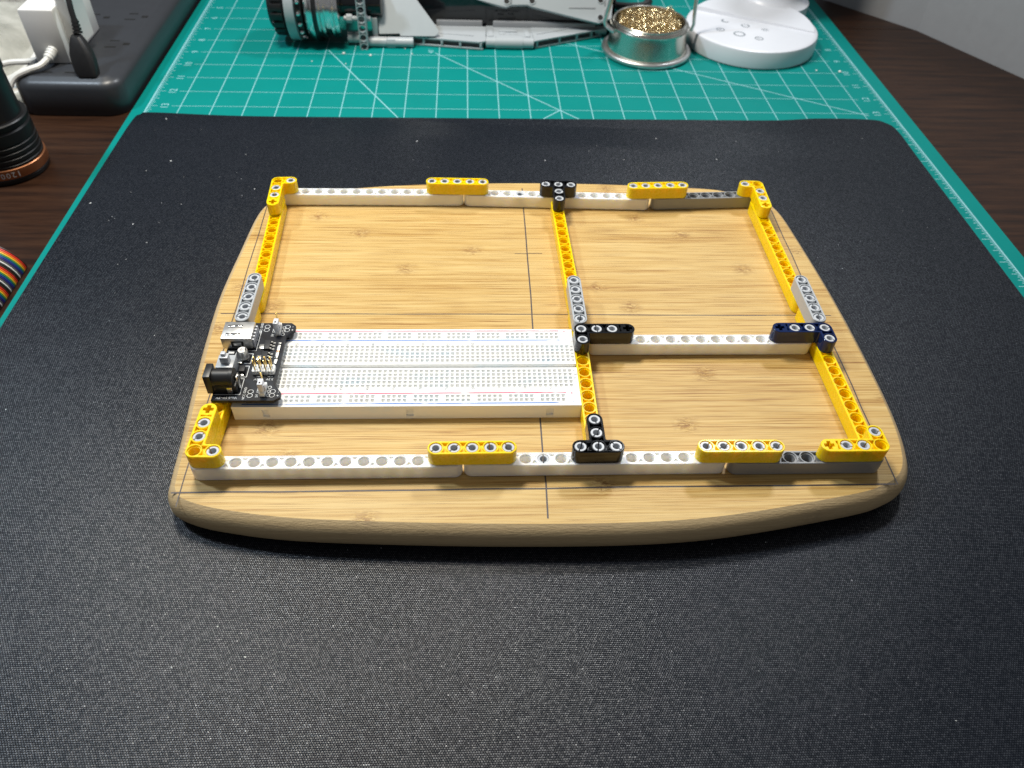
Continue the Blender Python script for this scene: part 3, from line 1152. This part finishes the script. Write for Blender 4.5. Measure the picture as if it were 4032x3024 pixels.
m.box(0.6, 3.4, 63.6, 65.0, ZP, 13.6, 0.1)
part('chip_component', m, 'adapter', pm)
# 2x4 header
m = MB()
for k in range(4):
    m.box(15.2 + 2.54 * k, 17.6 + 2.54 * k, 48.9, 53.9, ZP, 15.7, 0.4)
    m.box(15.0 + 2.54 * k, 17.9 + 2.54 * k, 49.4, 53.4, ZP, 15.5, 0.1)
hd = part('pin_header', m, 'bread', pm, label='white eight-pin header with gold pins')
for k in range(4):
    for j in range(2):
        m = MB()
        m.box(-0.32, 0.32, -0.32, 0.32, 13.5, 22.0, 0.12, M=Matrix.Translation((16.45 + 2.54 * k, 50.1 + 2.54 * j, 0)))
        part('gold_pin', m, 'gold', hd)
# jumpers
for y in (78.6, 36.6):
    m = MB()
    m.box(21.0, 23.6, y - 1.9, y + 5.5, ZP, 15.6, 0.3)
    hj = part('jumper_header', m, 'bread', pm)
    m = MB()
    m.box(21.1, 23.5, y - 1.6, y + 2.4, 15.6, 21.2, 0.3)
    m.box(23.4, 24.1, y - 0.6, y + 1.6, 15.8, 19.5, 0.15)
    part('jumper_cap', m, 'lampwhite', hj)
    m = MB()
    m.box(21.9, 22.7, y - 0.9, y + 0.1, 21.15, 21.3)
    part('jumper_slot', m, 'void', hj)
    m = MB()
    m.box(-0.32, 0.32, -0.32, 0.32, 14.0, 23.4, 0.12, M=Matrix.Translation((22.3, y + 4.0, 0)))
    part('gold_pin', m, 'gold', hj)
# silkscreen
zs = ZP + 0.03
m = MB()
for x, y in ((16.0, 82.6), (26.2, 82.4), (16.2, 37.0), (26.4, 37.1)):
    for dy in (-1.25, 1.25):
        m.ring((x, y + dy), 1.22, 1.44, zs, 8, math.radians(22.5), math.radians(382.5), 0.95)
for (x0, x1, y0, y1) in ((6.0, 12.6, 57.2, 63.9), (-0.4, 13.6, 66.0, 80.4), (8.0, 12.4, 47.9, 55.3), (-0.2, 11.6, 36.4, 46.8), (0.0, 4.2, 62.9, 65.7)):
    m.ribbon([(x0, y0), (x1, y0)], 0.28, zs)
    m.ribbon([(x1, y0), (x1, y1)], 0.28, zs + 0.004)
    m.ribbon([(x0, y1), (x1, y1)], 0.28, zs + 0.008)
for y in (78.0, 80.5, 83.0, 36.0, 38.5, 41.0):
    m.ring((24.6, y), 0.7, 0.95, zs, 10)
m.ribbon([(17.2, 48.2), (19.6, 48.2)], 0.28, zs)
m.ribbon([(22.2, 48.2), (24.6, 48.2)], 0.28, zs)
part('silkscreen_outline', m, 'print', pm, smooth=0, fix=False)
for s, x, y, sz, r in (('VCC GND', 13.2, 82.6, 1.75, PI / 2), ('VCC GND', 13.6, 37.2, 1.75, PI / 2), ('5V', 19.6, 77.4, 1.8, PI / 2), ('OFF', 19.7, 80.8, 1.6, PI / 2), ('3.3V', 19.7, 84.4, 1.4, PI / 2), ('5V', 19.5, 35.5, 1.8, PI / 2), ('OFF', 19.6, 38.9, 1.6, PI / 2), ('Vin:6.5V~9V', 5.8, 34.4, 1.9, PI), ('-', 28.8, 83.8, 2.2, 0), ('+', 28.9, 81.2, 2.2, 0), ('-', 29.1, 38.0, 2.2, 0), ('+', 29.1, 35.5, 2.2, 0), ('5V', 17.2, 46.4, 1.9, PI), ('3.3V', 23.6, 46.4, 1.9, PI)):
    m = MB()
    add_text(m, s, x, y, zs + 0.01, sz, r)
    part('silkscreen_text', m, 'print', pm, smooth=0, fix=False)

# ------------------------------------------------------------------ brick-built model behind
mo = thing('model_spacecraft', 'grey brick-built toy spacecraft with chrome engine lying on the green mat', 'toy model', (90, 530, ZG))
m = MB()
m.box(30, 256, 537, 640, ZG + 0.3, 46, 3)
part('fuselage', m, 'black', mo)
EC = (0, 519, 13.5)


def eng(name, prof, mat, n=40, label=None):
    m = MB()
    m.lathe(prof, EC, 'x', n)
    return part(name, m, mat, mo, label=label)


ex = eng('exhaust_ring', [(17, -58), (22, -57.5), (23.5, -55), (24.5, -50), (27, -48), (27.5, -44.5), (26, -43), (22, -42.6)], 'rubber')
m = MB()
for k in range(22):
    a = 2 * PI * k / 22
    M_ = Matrix.Translation(EC) @ Matrix.Rotation(a, 4, 'X')
    m.box(-54, -44, -3, 3, 25, 28.4, 0.6, M=M_)
part('tread_block', m, 'rubber', ex)
eng('engine_collar', [(28, -41.5), (32.4, -41), (32.4, -33), (29, -32.6)], 'modelgrey', 40)
st = eng('stud_ring', [(27, -32.4), (29.0, -32), (29.0, -27), (27, -26.8)], 'rubber')
for k in range(20):
    a = 2 * PI * k / 20
    m = MB()
    m.lathe([(0.5, -1.9), (1.5, -1.3), (1.9, 0), (1.5, 1.3), (0.5, 1.9)], (-29.6, EC[1] + 30.2 * math.cos(a), EC[2] + 30.2 * math.sin(a)), 'x', 8)
    part('silver_stud', m, 'chrome', st)
eng('chrome_dish', [(22, -27), (26.5, -26.4), (30.5, -24), (32.6, -20.5), (33.2, -17.4), (31, -17)], 'chrome')
eng('seal_ring', [(30, -17.2), (32.6, -17), (32.6, -14.6), (30, -14.4)], 'rubber')
eng('ribbed_barrel', [(27, -14.4), (30, -14), (30, -12.4), (27.8, -11.6), (30.2, -10.6), (30.2, -8.2), (27.2, -7.2), (27.2, -3.4), (30.0, -2.6), (30.0, -0.6), (28.2, 0.2), (29.6, 1.2), (29.6, 4.2), (26, 4.6)], 'chrome')
eng('engine_core', [(12, 4.6), (12.5, 5), (12.5, 40), (10, 41)], 'black')
# side arm
o = bpy.data.objects.new('side_beam', beam_mesh('9', 'modelgrey'))
col.objects.link(o)
o.parent = mo
o.location = (Vector((23.6, 503.8, -17.2)) - Vector((90, 530, ZG))) * K
o.rotation_euler = Matrix(((0, 1, 0), (0, 0, -1), (1, 0, 0))).transposed().to_3x3().inverted().to_euler() if False else Euler((PI / 2, 0, 0)).to_matrix().to_euler()
o.matrix_local = Matrix.Translation(o.location) @ (Matrix.Rotation(PI / 2, 4, 'X') @ Matrix.Rotation(PI / 2, 4, 'Z')).to_4x4()
for y0, z0, x0, x1, r, mt, nm in ((503, 5.0, 7, 31, 2.2, 'modelgrey', 'axle'), (508, -13.8, 8, 20, 4.4, 'modelgrey', 'tube_connector'), (504, -15.4, 20, 68, 4.3, 'modelgrey', 'lower_bar')):
    m = MB()
    m.lathe([(r * .6, x0), (r, x0 + .4), (r, (x0 + x1) / 2 - .5), (r * .9, (x0 + x1) / 2), (r, (x0 + x1) / 2 + .5), (r, x1 - .4), (r * .6, x1)], (0, y0, z0), 'x', 20)
    ax = part(nm, m, mt, mo)
    if nm == 'axle':
        m = MB()
        m.lathe([(2, 9.6), (4.0, 9.8), (4.0, 14.6), (2, 14.8)], (0, y0, z0), 'x', 8)
        m.lathe([(2, 19.2), (3.6, 19.4), (3.6, 27.6), (2, 27.8)], (0, y0, z0), 'x', 20)
        part('axle_sleeve', m, 'modelgrey', ax)
    if nm == 'tube_connector':
        m = MB()
        m.lathe([(2.6, 7.6), (2.6, 8.2)], (0, y0, z0), 'x', 16)
        part('end_cap', m, 'navy', ax)
m = MB()
m.box(31, 36, 507, 513, -14, 4, 0.5)
m.box(44, 52, 500.4, 503, -19.4, -12, 0.6)
part('bracket', m, 'modelgrey', mo)
m = MB()
m.plate([(37.1, 506.2, -9.2), (55.5, 506.5, -8.7), (56.0, 505.3, -10.4), (87.5, 505.4, -10.2), (90.2, 506.8, -8.2), (90.8, 508.4, -6.0), (86.8, 511.7, -1.3), (71.6, 522.9, 14.7), (57, 533.5, 30), (33.6, 533, 29.4)], 2.2)
part('upper_panel', m, 'modelgrey', mo, smooth=20, label='large plain grey wedge panel')
# flat lower wing panels with open truss edge


def wing(top, a, b, posts, h0=ZG + 0.4, h1=-12.0):
    m = MB()
    m.prism(top, h1 - 1.2, h1)
    o = part('wing_panel', m, 'modelgrey', mo, smooth=0)
    a, b = Vector((*a, 0)), Vector((*b, 0))
    L = (b - a).length
    M_ = Matrix.Translation(a) @ Matrix.Rotation(math.atan2(b.y - a.y, b.x - a.x), 4, 'Z')
    m = MB()
    m.box(0, L, 0, 2.4, h0, h0 + 1.4, 0.2, M=M_)
    part('truss_rail', m, 'modelgrey', o)
    for t in posts:
        m = MB()
        m.box(L * t - 1.0, L * t + 1.0, 0.1, 2.2, h0 + 1.3, h1 - 1.1, 0.1, M=M_)
        part('truss_post', m, 'modelgrey', o)
    m = MB()
    m.box(1, L - 1, 6, 7, h0, h1 - 1.3, M=M_)
    part('truss_void_shade', m, 'dgrey', o)  # darker sheet added to stand in for the shaded void inside the truss
    m = MB()
    m.box(L * 0.1, L * 0.85, 11, 13, h1 - 0.3, h1 + 0.7, 0.3, M=M_)
    part('surface_rib', m, 'modelgrey', o)


wing([(63, 509), (127.6, 498.8), (133.5, 501), (134.5, 534), (62, 540)], (64, 508.6), (131, 498.6), (0.03, 0.19, 0.44, 0.69, 0.97))
wing([(178, 502.4), (182, 505), (246, 534), (246, 540), (177, 538)], (179.5, 504.3), (245, 534.6), (0.03, 0.36, 0.62, 0.84, 0.97))
m = MB()
m.lathe([(3, 133.6), (4.6, 134), (4.6, 143), (5.2, 143.2), (5.2, 167.6), (4.6, 167.8), (4.6, 177.6), (3, 178)], (0, 505.5, -15.0), 'x', 24)
hb = part('hinge_barrel', m, 'modelgrey', mo)
m = MB()
m.box(134.5, 177.5, 506, 540, -17, -12.4, 0.4)
for x0, x1, y0, y1, z1 in ((143, 168, 508, 513, -10.4), (146, 152, 514.5, 520, -10.8), (156, 163, 514.5, 519, -10.9), (146, 163, 522, 528, -11), (136, 141, 512, 530, -11.4), (170, 175, 512, 530, -11.4)):
    m.box(x0, x1, y0, y1, -13, z1, 0.5)
part('hinge_plate', m, 'modelgrey', hb)
for x0, x1 in ((88, 131), (141, 238)):
    m = MB()
    m.box(x0, x1, 534, 546, -14, -7.4, 0.8)
    part('inner_sill', m, 'dgrey', mo)
m = MB()
m.plate([(99.4, 539.6, 17.0), (131.0, 534.9, 10.9), (149.5, 532.1, 7.4), (153.0, 531.9, 7.1), (155.8, 532.4, 7.7), (157.1, 533.0, 8.5), (173.0, 533.3, 8.9), (174.3, 532.8, 8.3), (176.9, 532.3, 7.6), (238.7, 524.0, -3.0), (242.3, 524.4, -2.4), (243.9, 525.4, -1.2), (250.9, 526.6, 0.3), (253.5, 551.4, 32.0), (99.4, 551.3, 32.0)], 5)
up = part('side_panel', m, 'modelgrey', mo, smooth=20, label='grey panel with round pin holes')
TQ = Matrix.Translation((0, 524, -3)) @ Matrix.Rotation(math.radians(-38), 4, 'X') @ Matrix.Rotation(PI / 2, 4, 'X')


def on_panel(x, y, z):
    return (x, (Vector((x, y, z)) - Vector((x, 524, -3))).length)


for x, y, z in ((153.3, 534.8, 10.8), (176.8, 535.2, 11.4), (240.6, 526.9, 0.7), (240.6, 536.4, 12.8)):
    q = on_panel(x, y, z)
    m = MB()
    m.lathe([(2.4, -0.5), (2.4, 0.25)], (q[0], q[1], 0), 'z', 18)
    part('pin_hole', m.xf(TQ), 'void', up)
    m = MB()
    m.lathe([(2.4, -0.4), (2.4, 0.7), (3.3, 0.7), (3.3, -0.4)], (q[0], q[1], 0), 'z', 18, close=False)
    part('hole_rim', m.xf(TQ), 'modelgrey', up)
for bx_ in ((210.8, 235.9, 12.4, 13.4), (156.5, 158.0, 15.5, 40), (244.0, 245.2, 5.0, 12), (244.0, 245.2, 15.0, 22)):
    m = MB()
    m.box(*bx_, -0.4, 0.5, 0.2)
    part('panel_ridge', m.xf(TQ), 'dgrey', up)
m = MB()
m.lathe([(2, 238), (4.2, 238.4), (4.2, 249), (2.5, 249.4)], (0, 538, -14.5), 'x', 18)
part('wing_tip_pin', m, 'modelgrey', mo)

# ------------------------------------------------------------------ brass wool tip cleaner
TC = (282.5, 503.5)
tn = thing('tip_cleaner_stand', 'round polished tin holder with wire uprights beside white lamp base', 'tin holder', (*TC, ZG))
m = MB()
tor = [(38.8 + 2.6 * math.cos(a), ZG + 2.7 + 2.6 * math.sin(a)) for a in [2 * PI * k / 12 for k in range(13)]]
m.lathe([(r, z) for r, z in tor], (*TC, 0), 'z', 56, close=False)
part('foot_ring', m, 'steel', tn)
m = MB()
m.lathe([(r_ * 0.935, z_ - 0.6) for r_, z_ in [(39.0, ZG + 0.9), (40.2, ZG + 1.4), (36.6, 0), (36.2, 4.4), (37.8, 5.0), (38.4, 6.2), (37.6, 7.4), (36.0, 7.6), (35.2, 8.4), (35.4, 9.6), (34.6, 10.3), (33.6, 9.6), (33.2, 7), (32.8, ZG + 2.2)]], (*TC, 0), 'z', 56)
part('tin_cup', m, 'tin', tn)
m = MB()
m.tube([(243.4, 505, 2), (241.4, 505, 6), (242.4, 504, 12), (245.6, 504, 30), (249, 504, 60)], 2.0, 8)
m.tube([(243.4, 505, 2), (247, 492, 3), (249, 488, 4)], 1.8, 8)
part('wire_upright', m, 'steel', tn)
m = MB()
m.tube([(321.6, 503, 0), (323, 503, 6), (322, 503, 12), (321, 504, 30), (320, 504, 60)], 1.7, 8)
part('wire_upright', m, 'steel', tn)
m = MB()
for k in range(2300):
    a, q = random.uniform(0, 2 * PI), math.sqrt(random.uniform(0, 1)) * 27.5
    x, y = TC[0] + q * math.cos(a), TC[1] + q * math.sin(a)
    zt_ = 6.0 + 5.0 * (1 - (q / 31) ** 2) + random.uniform(-6.0, 1.6)
    if x > TC[0] + 13 and y > TC[1] + 8:
        zt_ += 7 * math.exp(-(((x - TC[0] - 22) / 6) ** 2 + ((y - TC[1] - 16) / 6) ** 2))
    r = random.uniform(0.4, 0.85)
    ax = Vector((random.uniform(-1, 1), random.uniform(-1, 1), random.uniform(-.6, .6))).normalized()
    u = ax.orthogonal().normalized()
    w_ = ax.cross(u)
    vs, fs = [], []
    N = 13
    for j in range(N):
        t = j / (N - 1)
        g = t * 2 * PI * 1.6 + a
        c_ = Vector((x, y, zt_)) + ax * (t - .5) * 2.2 + (u * math.cos(g) + w_ * math.sin(g)) * r
        vs += [tuple(c_ + ax * 0.2), tuple(c_ - ax * 0.2)]
    for j in range(N - 1):
        fs.append((2 * j, 2 * j + 1, 2 * j + 3, 2 * j + 2))
    m.add(vs, fs)
m.lathe([(2, -4), (16, -5), (27, -7), (29.5, -9)], (*TC, 0), 'z', 32)
single('brass_wool', m, 'brass', (*TC, 2), 'curly golden brass wool heaped in the round tin', 'brass wool', fix=False)

m = MB()
m.tube(catmull([(252, 620, -15), (258, 606, -14), (270, 596, -14), (292, 592, -12), (300, 600, -10)], 6, closed=False), 4.2, 8)
single('black_lead', m, 'rubber', (270, 600, ZG), 'black lead lying behind the tin holder', 'cable')

# ------------------------------------------------------------------ lamp base
LC = (385.5, 528.5)
lp = thing('desk_lamp', 'white round lamp base with touch buttons on the green mat', 'lamp', (*LC, ZG))
m = MB()
m.lathe([(60.0, ZG + 0.3), (61.6, ZG + 1), (61.9, ZG + 3), (61.7, -6.2), (61.0, -4.2), (59.6, -3.4), (57, -3.2)], (*LC, 0), 'z', 72)
part('lamp_foot', m, 'lampwhite', lp)
ca = Vector((326, 498))
cb = Vector((441, 498))
# raised half behind the button panel
ang0 = math.radians(180 + 24)
ptsr = []
p0 = Vector((337.9, 562.0))
p1 = Vector((438.5, 510.2))
aa = math.atan2(p1.y - LC[1], p1.x - LC[0])
bb_ = math.atan2(p0.y - LC[1], p0.x - LC[0])
for k in range(33):
    a = aa + (bb_ - aa) * k / 32
    ptsr.append((LC[0] + 58.2 * math.cos(a), LC[1] + 58.2 * math.sin(a)))
m = MB()
nn = len(ptsr)
vs = [(x, y, -3.6) for x, y in ptsr] + [(x, y, -2.5 + max(0, (y - 505)) * 0.05) for x, y in inset(ptsr, 0.9)]
m.add(vs, [tuple(range(nn))[::-1], tuple(range(nn, 2 * nn))] + [(i, (i + 1) % nn, nn + (i + 1) % nn, nn + i) for i in range(nn)])
part('raised_deck', m, 'lampwhite', lp, smooth=30)
m = MB()
m.lathe([(38, ZG + 0.3), (38, -2.5), (33, 0.5), (30.4, 4.5), (29.2, 10), (29, 60), (27, 160)], (421, 594, 0), 'z', 40)
part('lamp_arm', m, 'lampwhite', lp)
zi = -3.12
for x, y, kind in ((368, 505.6, 'ring'), (352.4, 515, 'button'), (361.7, 535.8, 'moon'), (378.4, 525, 'power'), (395, 516.3, 'sun'), (384, 496.2, 'button')):
    m = MB()
    if kind == 'ring':
        m.ring((x, y), 4.0, 5.6, zi, 28)
    elif kind == 'button':
        m.ring((x, y), 2.9, 4.0, zi, 24)
        m.ring((x, y), 0.8, 1.4, zi, 12, 0.4, 5.2)
    elif kind == 'moon':
        m.ring((x, y), 2.2, 4.0, zi, 20, math.radians(100), math.radians(320))
    elif kind == 'power':
        m.ring((x, y), 2.7, 4.1, zi, 24, math.radians(120), math.radians(420))
        m.ribbon([(x, y + 1), (x, y + 4)], 0.7, zi + 0.01)
    else:
        m.ring((x, y), 1.4, 2.2, zi, 20)
        for k in range(8):
            a = PI / 4 * k
            m.ribbon([(x + 2.8 * math.cos(a), y + 2.8 * math.sin(a)), (x + 3.9 * math.cos(a), y + 3.9 * math.sin(a))], 0.6, zi + 0.01)
    part('touch_icon', m, 'icon', lp, smooth=0, fix=False)

# ------------------------------------------------------------------ power strip and what is plugged in
ps = thing('power_strip', 'long black power strip at the left edge of the green mat', 'power strip', (-188, 500, ZD))
m = MB()
SX0, SX1, SY0, SY1 = -233, -150, 371, 760
lev = [(0.6, ZD + 0.2), (0, ZD + 1.5), (0.4, -2.0), (2.0, 1.2), (5.0, 3.2), (9.0, 4.6), (9.6, 5.0)]
vs, fs = [], []
for d_, z_ in lev:
    q = rrect(SX0 + d_, SX1 - d_, SY0 + d_, SY1 - d_, max(2, 16 - d_))
    vs += [(x, y, z_) for x, y in q]
nq = len(q)
for j in range(len(lev) - 1):
    fs += [(j * nq + i, j * nq + (i + 1) % nq, (j + 1) * nq + (i + 1) % nq, (j + 1) * nq + i) for i in range(nq)]
fs += [tuple(range(nq))[::-1], tuple((len(lev) - 1) * nq + i for i in range(nq))]
m.add(vs, fs)
part('housing', m, 'strip', ps, smooth=40)
for ox, oy in ((-174.5, 441), (-175.7, 498), (-176, 555), (-207.5, 495), (-208, 552)):
    m = MB()
    m.box(ox - 4.6, ox + 4.6, oy - 7.3, oy - 5.1, 4.7, 5.06)
    m.box(ox - 3.8, ox + 3.8, oy + 5.1, oy + 7.3, 4.7, 5.06)
    m.box(ox + 8.4, ox + 13.8, oy - 2.2, oy + 2.2, 4.7, 5.06)
    part('outlet', m, 'void', ps, smooth=0)
m = MB()
for x in (-207, -190):
    m.box(x - 4, x + 4, 386, 388, 4.7, 5.06)
part('outlet', m, 'void', ps, smooth=0)

ad = thing('wall_charger', 'white block charger plugged into the black power strip', 'charger', (-205, 425, 5))
m = MB()
m.box(-219.5, -193.6, 401.5, 470, 5.2, 46.0, 1.6)
part('charger_body', m, 'adapter', ad)
m = MB()
m.tube([(-204, 404.5, 16), (-205.5, 399.5, 13.5), (-207.5, 395, 11.4)], [4.2, 3.9, 3.0], 14)
for k in range(4):
    t = 0.15 + 0.22 * k
    m.tube([(-204 - 3.5 * t, 404.5 - 9.5 * t, 16 - 4.6 * t), (-204 - 3.5 * (t + .09), 404.5 - 9.5 * (t + .09), 16 - 4.6 * (t + .09))], 4.6 - 1.0 * t, 14)
sr = part('strain_relief', m, 'cablewhite', ad)
m = MB()
m.tube(catmull([(-207, 396, 12), (-211, 388, 9.5), (-219, 383, 8), (-229, 377, 4), (-236, 366, -8), (-243, 352, -16), (-256, 330, -19)], 6, closed=False), 2.5, 10)
part('cord', m, 'cablewhite', ad)

m = MB()
m.tube(catmull([(-224, 416, 2), (-232, 412, 2), (-246, 409, 2), (-258, 402, 0), (-270, 388, -4)], 6, closed=False), 2.4, 10)
single('charging_cable', m, 'cablewhite', (-245, 410, 0), 'loose white cord passing left of the white charger', 'cable')

a2 = thing('usb_charger', 'pale angular charger behind the black plug', 'charger', (-185, 440, 5))
m = MB()
m.prism([(-193.4, 411), (-185.8, 411), (-184.8, 437), (-193.4, 437)], 15, 54)
part('charger_body', m, 'adapter', a2, smooth=20)

pl = thing('black_plug', 'black moulded plug with cable standing in the power strip', 'plug', (-176, 384, 5))
m = MB()
PR = [(7.6, 4.6, 0.0), (8.2, 5.2, 2.0), (8.6, 5.6, 9.0), (8.0, 5.6, 15.0), (5.4, 4.8, 22.0), (3.6, 3.6, 25.5)]
vs, fs = [], []
for a_, b_, h_ in PR:
    q = rrect(-a_, a_, -b_, b_, min(a_, b_) * 0.6, 4)
    vs += [(-174.5 + x - 0.16 * h_, 383 + y + 0.42 * h_, 5.2 + h_) for x, y in q]
nq = len(q)
for j_ in range(len(PR) - 1):
    fs += [(j_ * nq + i_, j_ * nq + (i_ + 1) % nq, (j_ + 1) * nq + (i_ + 1) % nq, (j_ + 1) * nq + i_) for i_ in range(nq)]
fs += [tuple(range(nq))[::-1], tuple((len(PR) - 1) * nq + i_ for i_ in range(nq))]
m.add(vs, fs)
part('plug_body', m, 'rubber', pl)
m = MB()
for k in range(4):
    m.tube([(-178 - .2 * k, 397 + 1.0 * k, 31 + 2.2 * k), (-178.1 - .2 * k, 397.6 + 1.0 * k, 32.4 + 2.2 * k)], 3.5 - 0.25 * k, 12)
m.tube([(-178, 397, 31), (-179, 401, 40)], 2.4, 10)
part('strain_relief', m, 'rubber', pl)
m = MB()
m.tube(catmull([(-178.6, 400, 37.5), (-180, 404, 48), (-181, 412, 62), (-179, 425, 80), (-172, 445, 95)], 6, closed=False), 2.1, 10)
part('cord', m, 'rubber', pl)

# clear plastic wrap
m = MB()
NX, NY = 26, 26
vs, fs = [], []
for i in range(NX):
    for j in range(NY):
        u, v = i / (NX - 1), j / (NY - 1)
        x, y = -330 + 96 * u, 385 + 190 * v
        z = ZD + 3 + 26 * math.sin(PI * min(1, u * 1.2 + 0.1)) * (0.6 + 0.4 * math.sin(v * 3)) + 5 * math.sin(9 * u + 7 * v) * math.sin(11 * v - 5 * u) + random.uniform(-1.2, 1.2)
        vs.append((x, y, max(z, ZD + 0.6)))
for i in range(NX - 1):
    for j in range(NY - 1):
        fs.append((i * NY + j, (i + 1) * NY + j, (i + 1) * NY + j + 1, i * NY + j + 1))
m.add(vs, fs)
m.add([(x, y, max(ZD + 0.3, z - 9)) for x, y, z in vs], [f[::-1] for f in fs])
single('plastic_wrap', m, 'film', (-280, 470, ZD), 'crumpled clear plastic wrap left of the power strip', 'plastic wrap', smooth=180, fix=False)
m = MB()
m.box(-345, -236, 398, 590, ZD + 0.2, ZD + 4, 1)
single('white_carton', m, 'cablewhite', (-290, 490, ZD), 'off-white flat carton under the clear plastic wrap', 'carton')

# ------------------------------------------------------------------ flashlight standing on its head
FC = (-209.0, 294.5)
fl = thing('flashlight', 'black flashlight standing head down with copper ring marked 1200', 'flashlight', (*FC, ZD))
m = MB()
m.lathe([(23, ZD + 0.2), (25.4, ZD + 0.6), (25.8, ZD + 3.4), (25.0, ZD + 4.4)], (*FC, 0), 'z', 48)
part('bezel', m, 'rubber', fl)
m = MB()
m.lathe([(25.0, ZD + 4.3), (26.2, ZD + 4.5), (26.4, ZD + 5.0), (26.2, ZD + 10.9), (25.8, ZD + 11.3), (23, ZD + 11.4)], (*FC, 0), 'z', 56)
part('copper_ring', m, 'copper', fl)
m = MB()
for k, chh in enumerate('1200'):
    v, f_ = text_geo(chh, 5.6)
    a_c = math.radians(-51 - 7.4 * k)
    m.add([(FC[0] + 26.5 * math.cos(a_c - x_ / 26.5), FC[1] + 26.5 * math.sin(a_c - x_ / 26.5), ZD + 7.9 - y_) for x_, y_, _ in v], f_)
part('engraved_number', m, 'print', fl, smooth=0, fix=False)
m = MB()
prof = [(23, ZD + 11.3), (25.2, ZD + 11.6)]
zz_ = ZD + 13
for k in range(4):
    prof += [(25.3 - .1 * k, zz_), (24.6 - .1 * k, zz_ + 0.5), (24.6 - .1 * k, zz_ + 1.2), (25.3 - .1 * k, zz_ + 1.7)]
    zz_ += 4.0
prof += [(25.0, zz_ + 0.4), (24.8, zz_ + 5), (23.6, zz_ + 6.5), (23.6, zz_ + 7.4)]
m.lathe(prof, (*FC, 0), 'z', 56)
part('finned_head', m, 'torch', fl)
z1_ = zz_ + 7.4
m = MB()
m.lathe([(23, z1_), (25.0, z1_ + .4), (25.2, z1_ + 3.4), (24.4, z1_ + 4.2)], (*FC, 0), 'z', 56)
part('collar', m, 'torch', fl)
m = MB()
m.lathe([(22, z1_ + 4.1), (21.8, z1_ + 6), (21.4, z1_ + 30), (21.4, z1_ + 33), (22.4, z1_ + 34), (22.4, z1_ + 40), (21.2, z1_ + 41), (21, z1_ + 78)], (*FC, 0), 'z', 48)
part('battery_tube', m, 'torch', fl)

# ------------------------------------------------------------------ rainbow ribbon cable
rc = thing('ribbon_cable', 'coiled rainbow ribbon cable on the desk left of the mats', 'ribbon cable', (-190, 165, ZD))
RB = [(0.05, 0.022, 0.012), (0.60, 0.03, 0.02), (0.80, 0.16, 0.02), (0.85, 0.55, 0.03), (0.03, 0.24, 0.10), (0.015, 0.06, 0.30), (0.03, 0.02, 0.16), (0.10, 0.10, 0.11), (0.74, 0.73, 0.70), (0.012, 0.012, 0.012)]
for k, c_ in enumerate(RB):
    MAT['wire%d' % k] = plain('wire_insulation', c_, 0.36)
for k in range(42):
    y = 178 - 1.32 * k
    m = MB()
    pts = []
    for j in range(25):
        a = math.radians(-6 + 190 * j / 24)
        pts.append((-192 + 38.5 * math.cos(a), y - 3 * max(0, math.sin(a)), ZD + 1.0 + max(-0.2, 25 * math.sin(a))))
    m.tube(pts, 0.71, 6)
    part('wire', m, 'wire%d' % (k % 10), rc)

# ------------------------------------------------------------------ render settings
sc.cycles.max_bounces = 8
sc.cycles.diffuse_bounces = 4
sc.cycles.glossy_bounces = 4
sc.cycles.transparent_max_bounces = 12
sc.cycles.caustics_reflective = False
sc.cycles.caustics_refractive = False
sc.cycles.sample_clamp_indirect = 1.5
sc.cycles.use_denoising = True
sc.cycles.denoising_prefilter = 'NONE'
sc.cycles.denoising_input_passes = 'RGB_ALBEDO_NORMAL'
sc.cycles.use_adaptive_sampling = False
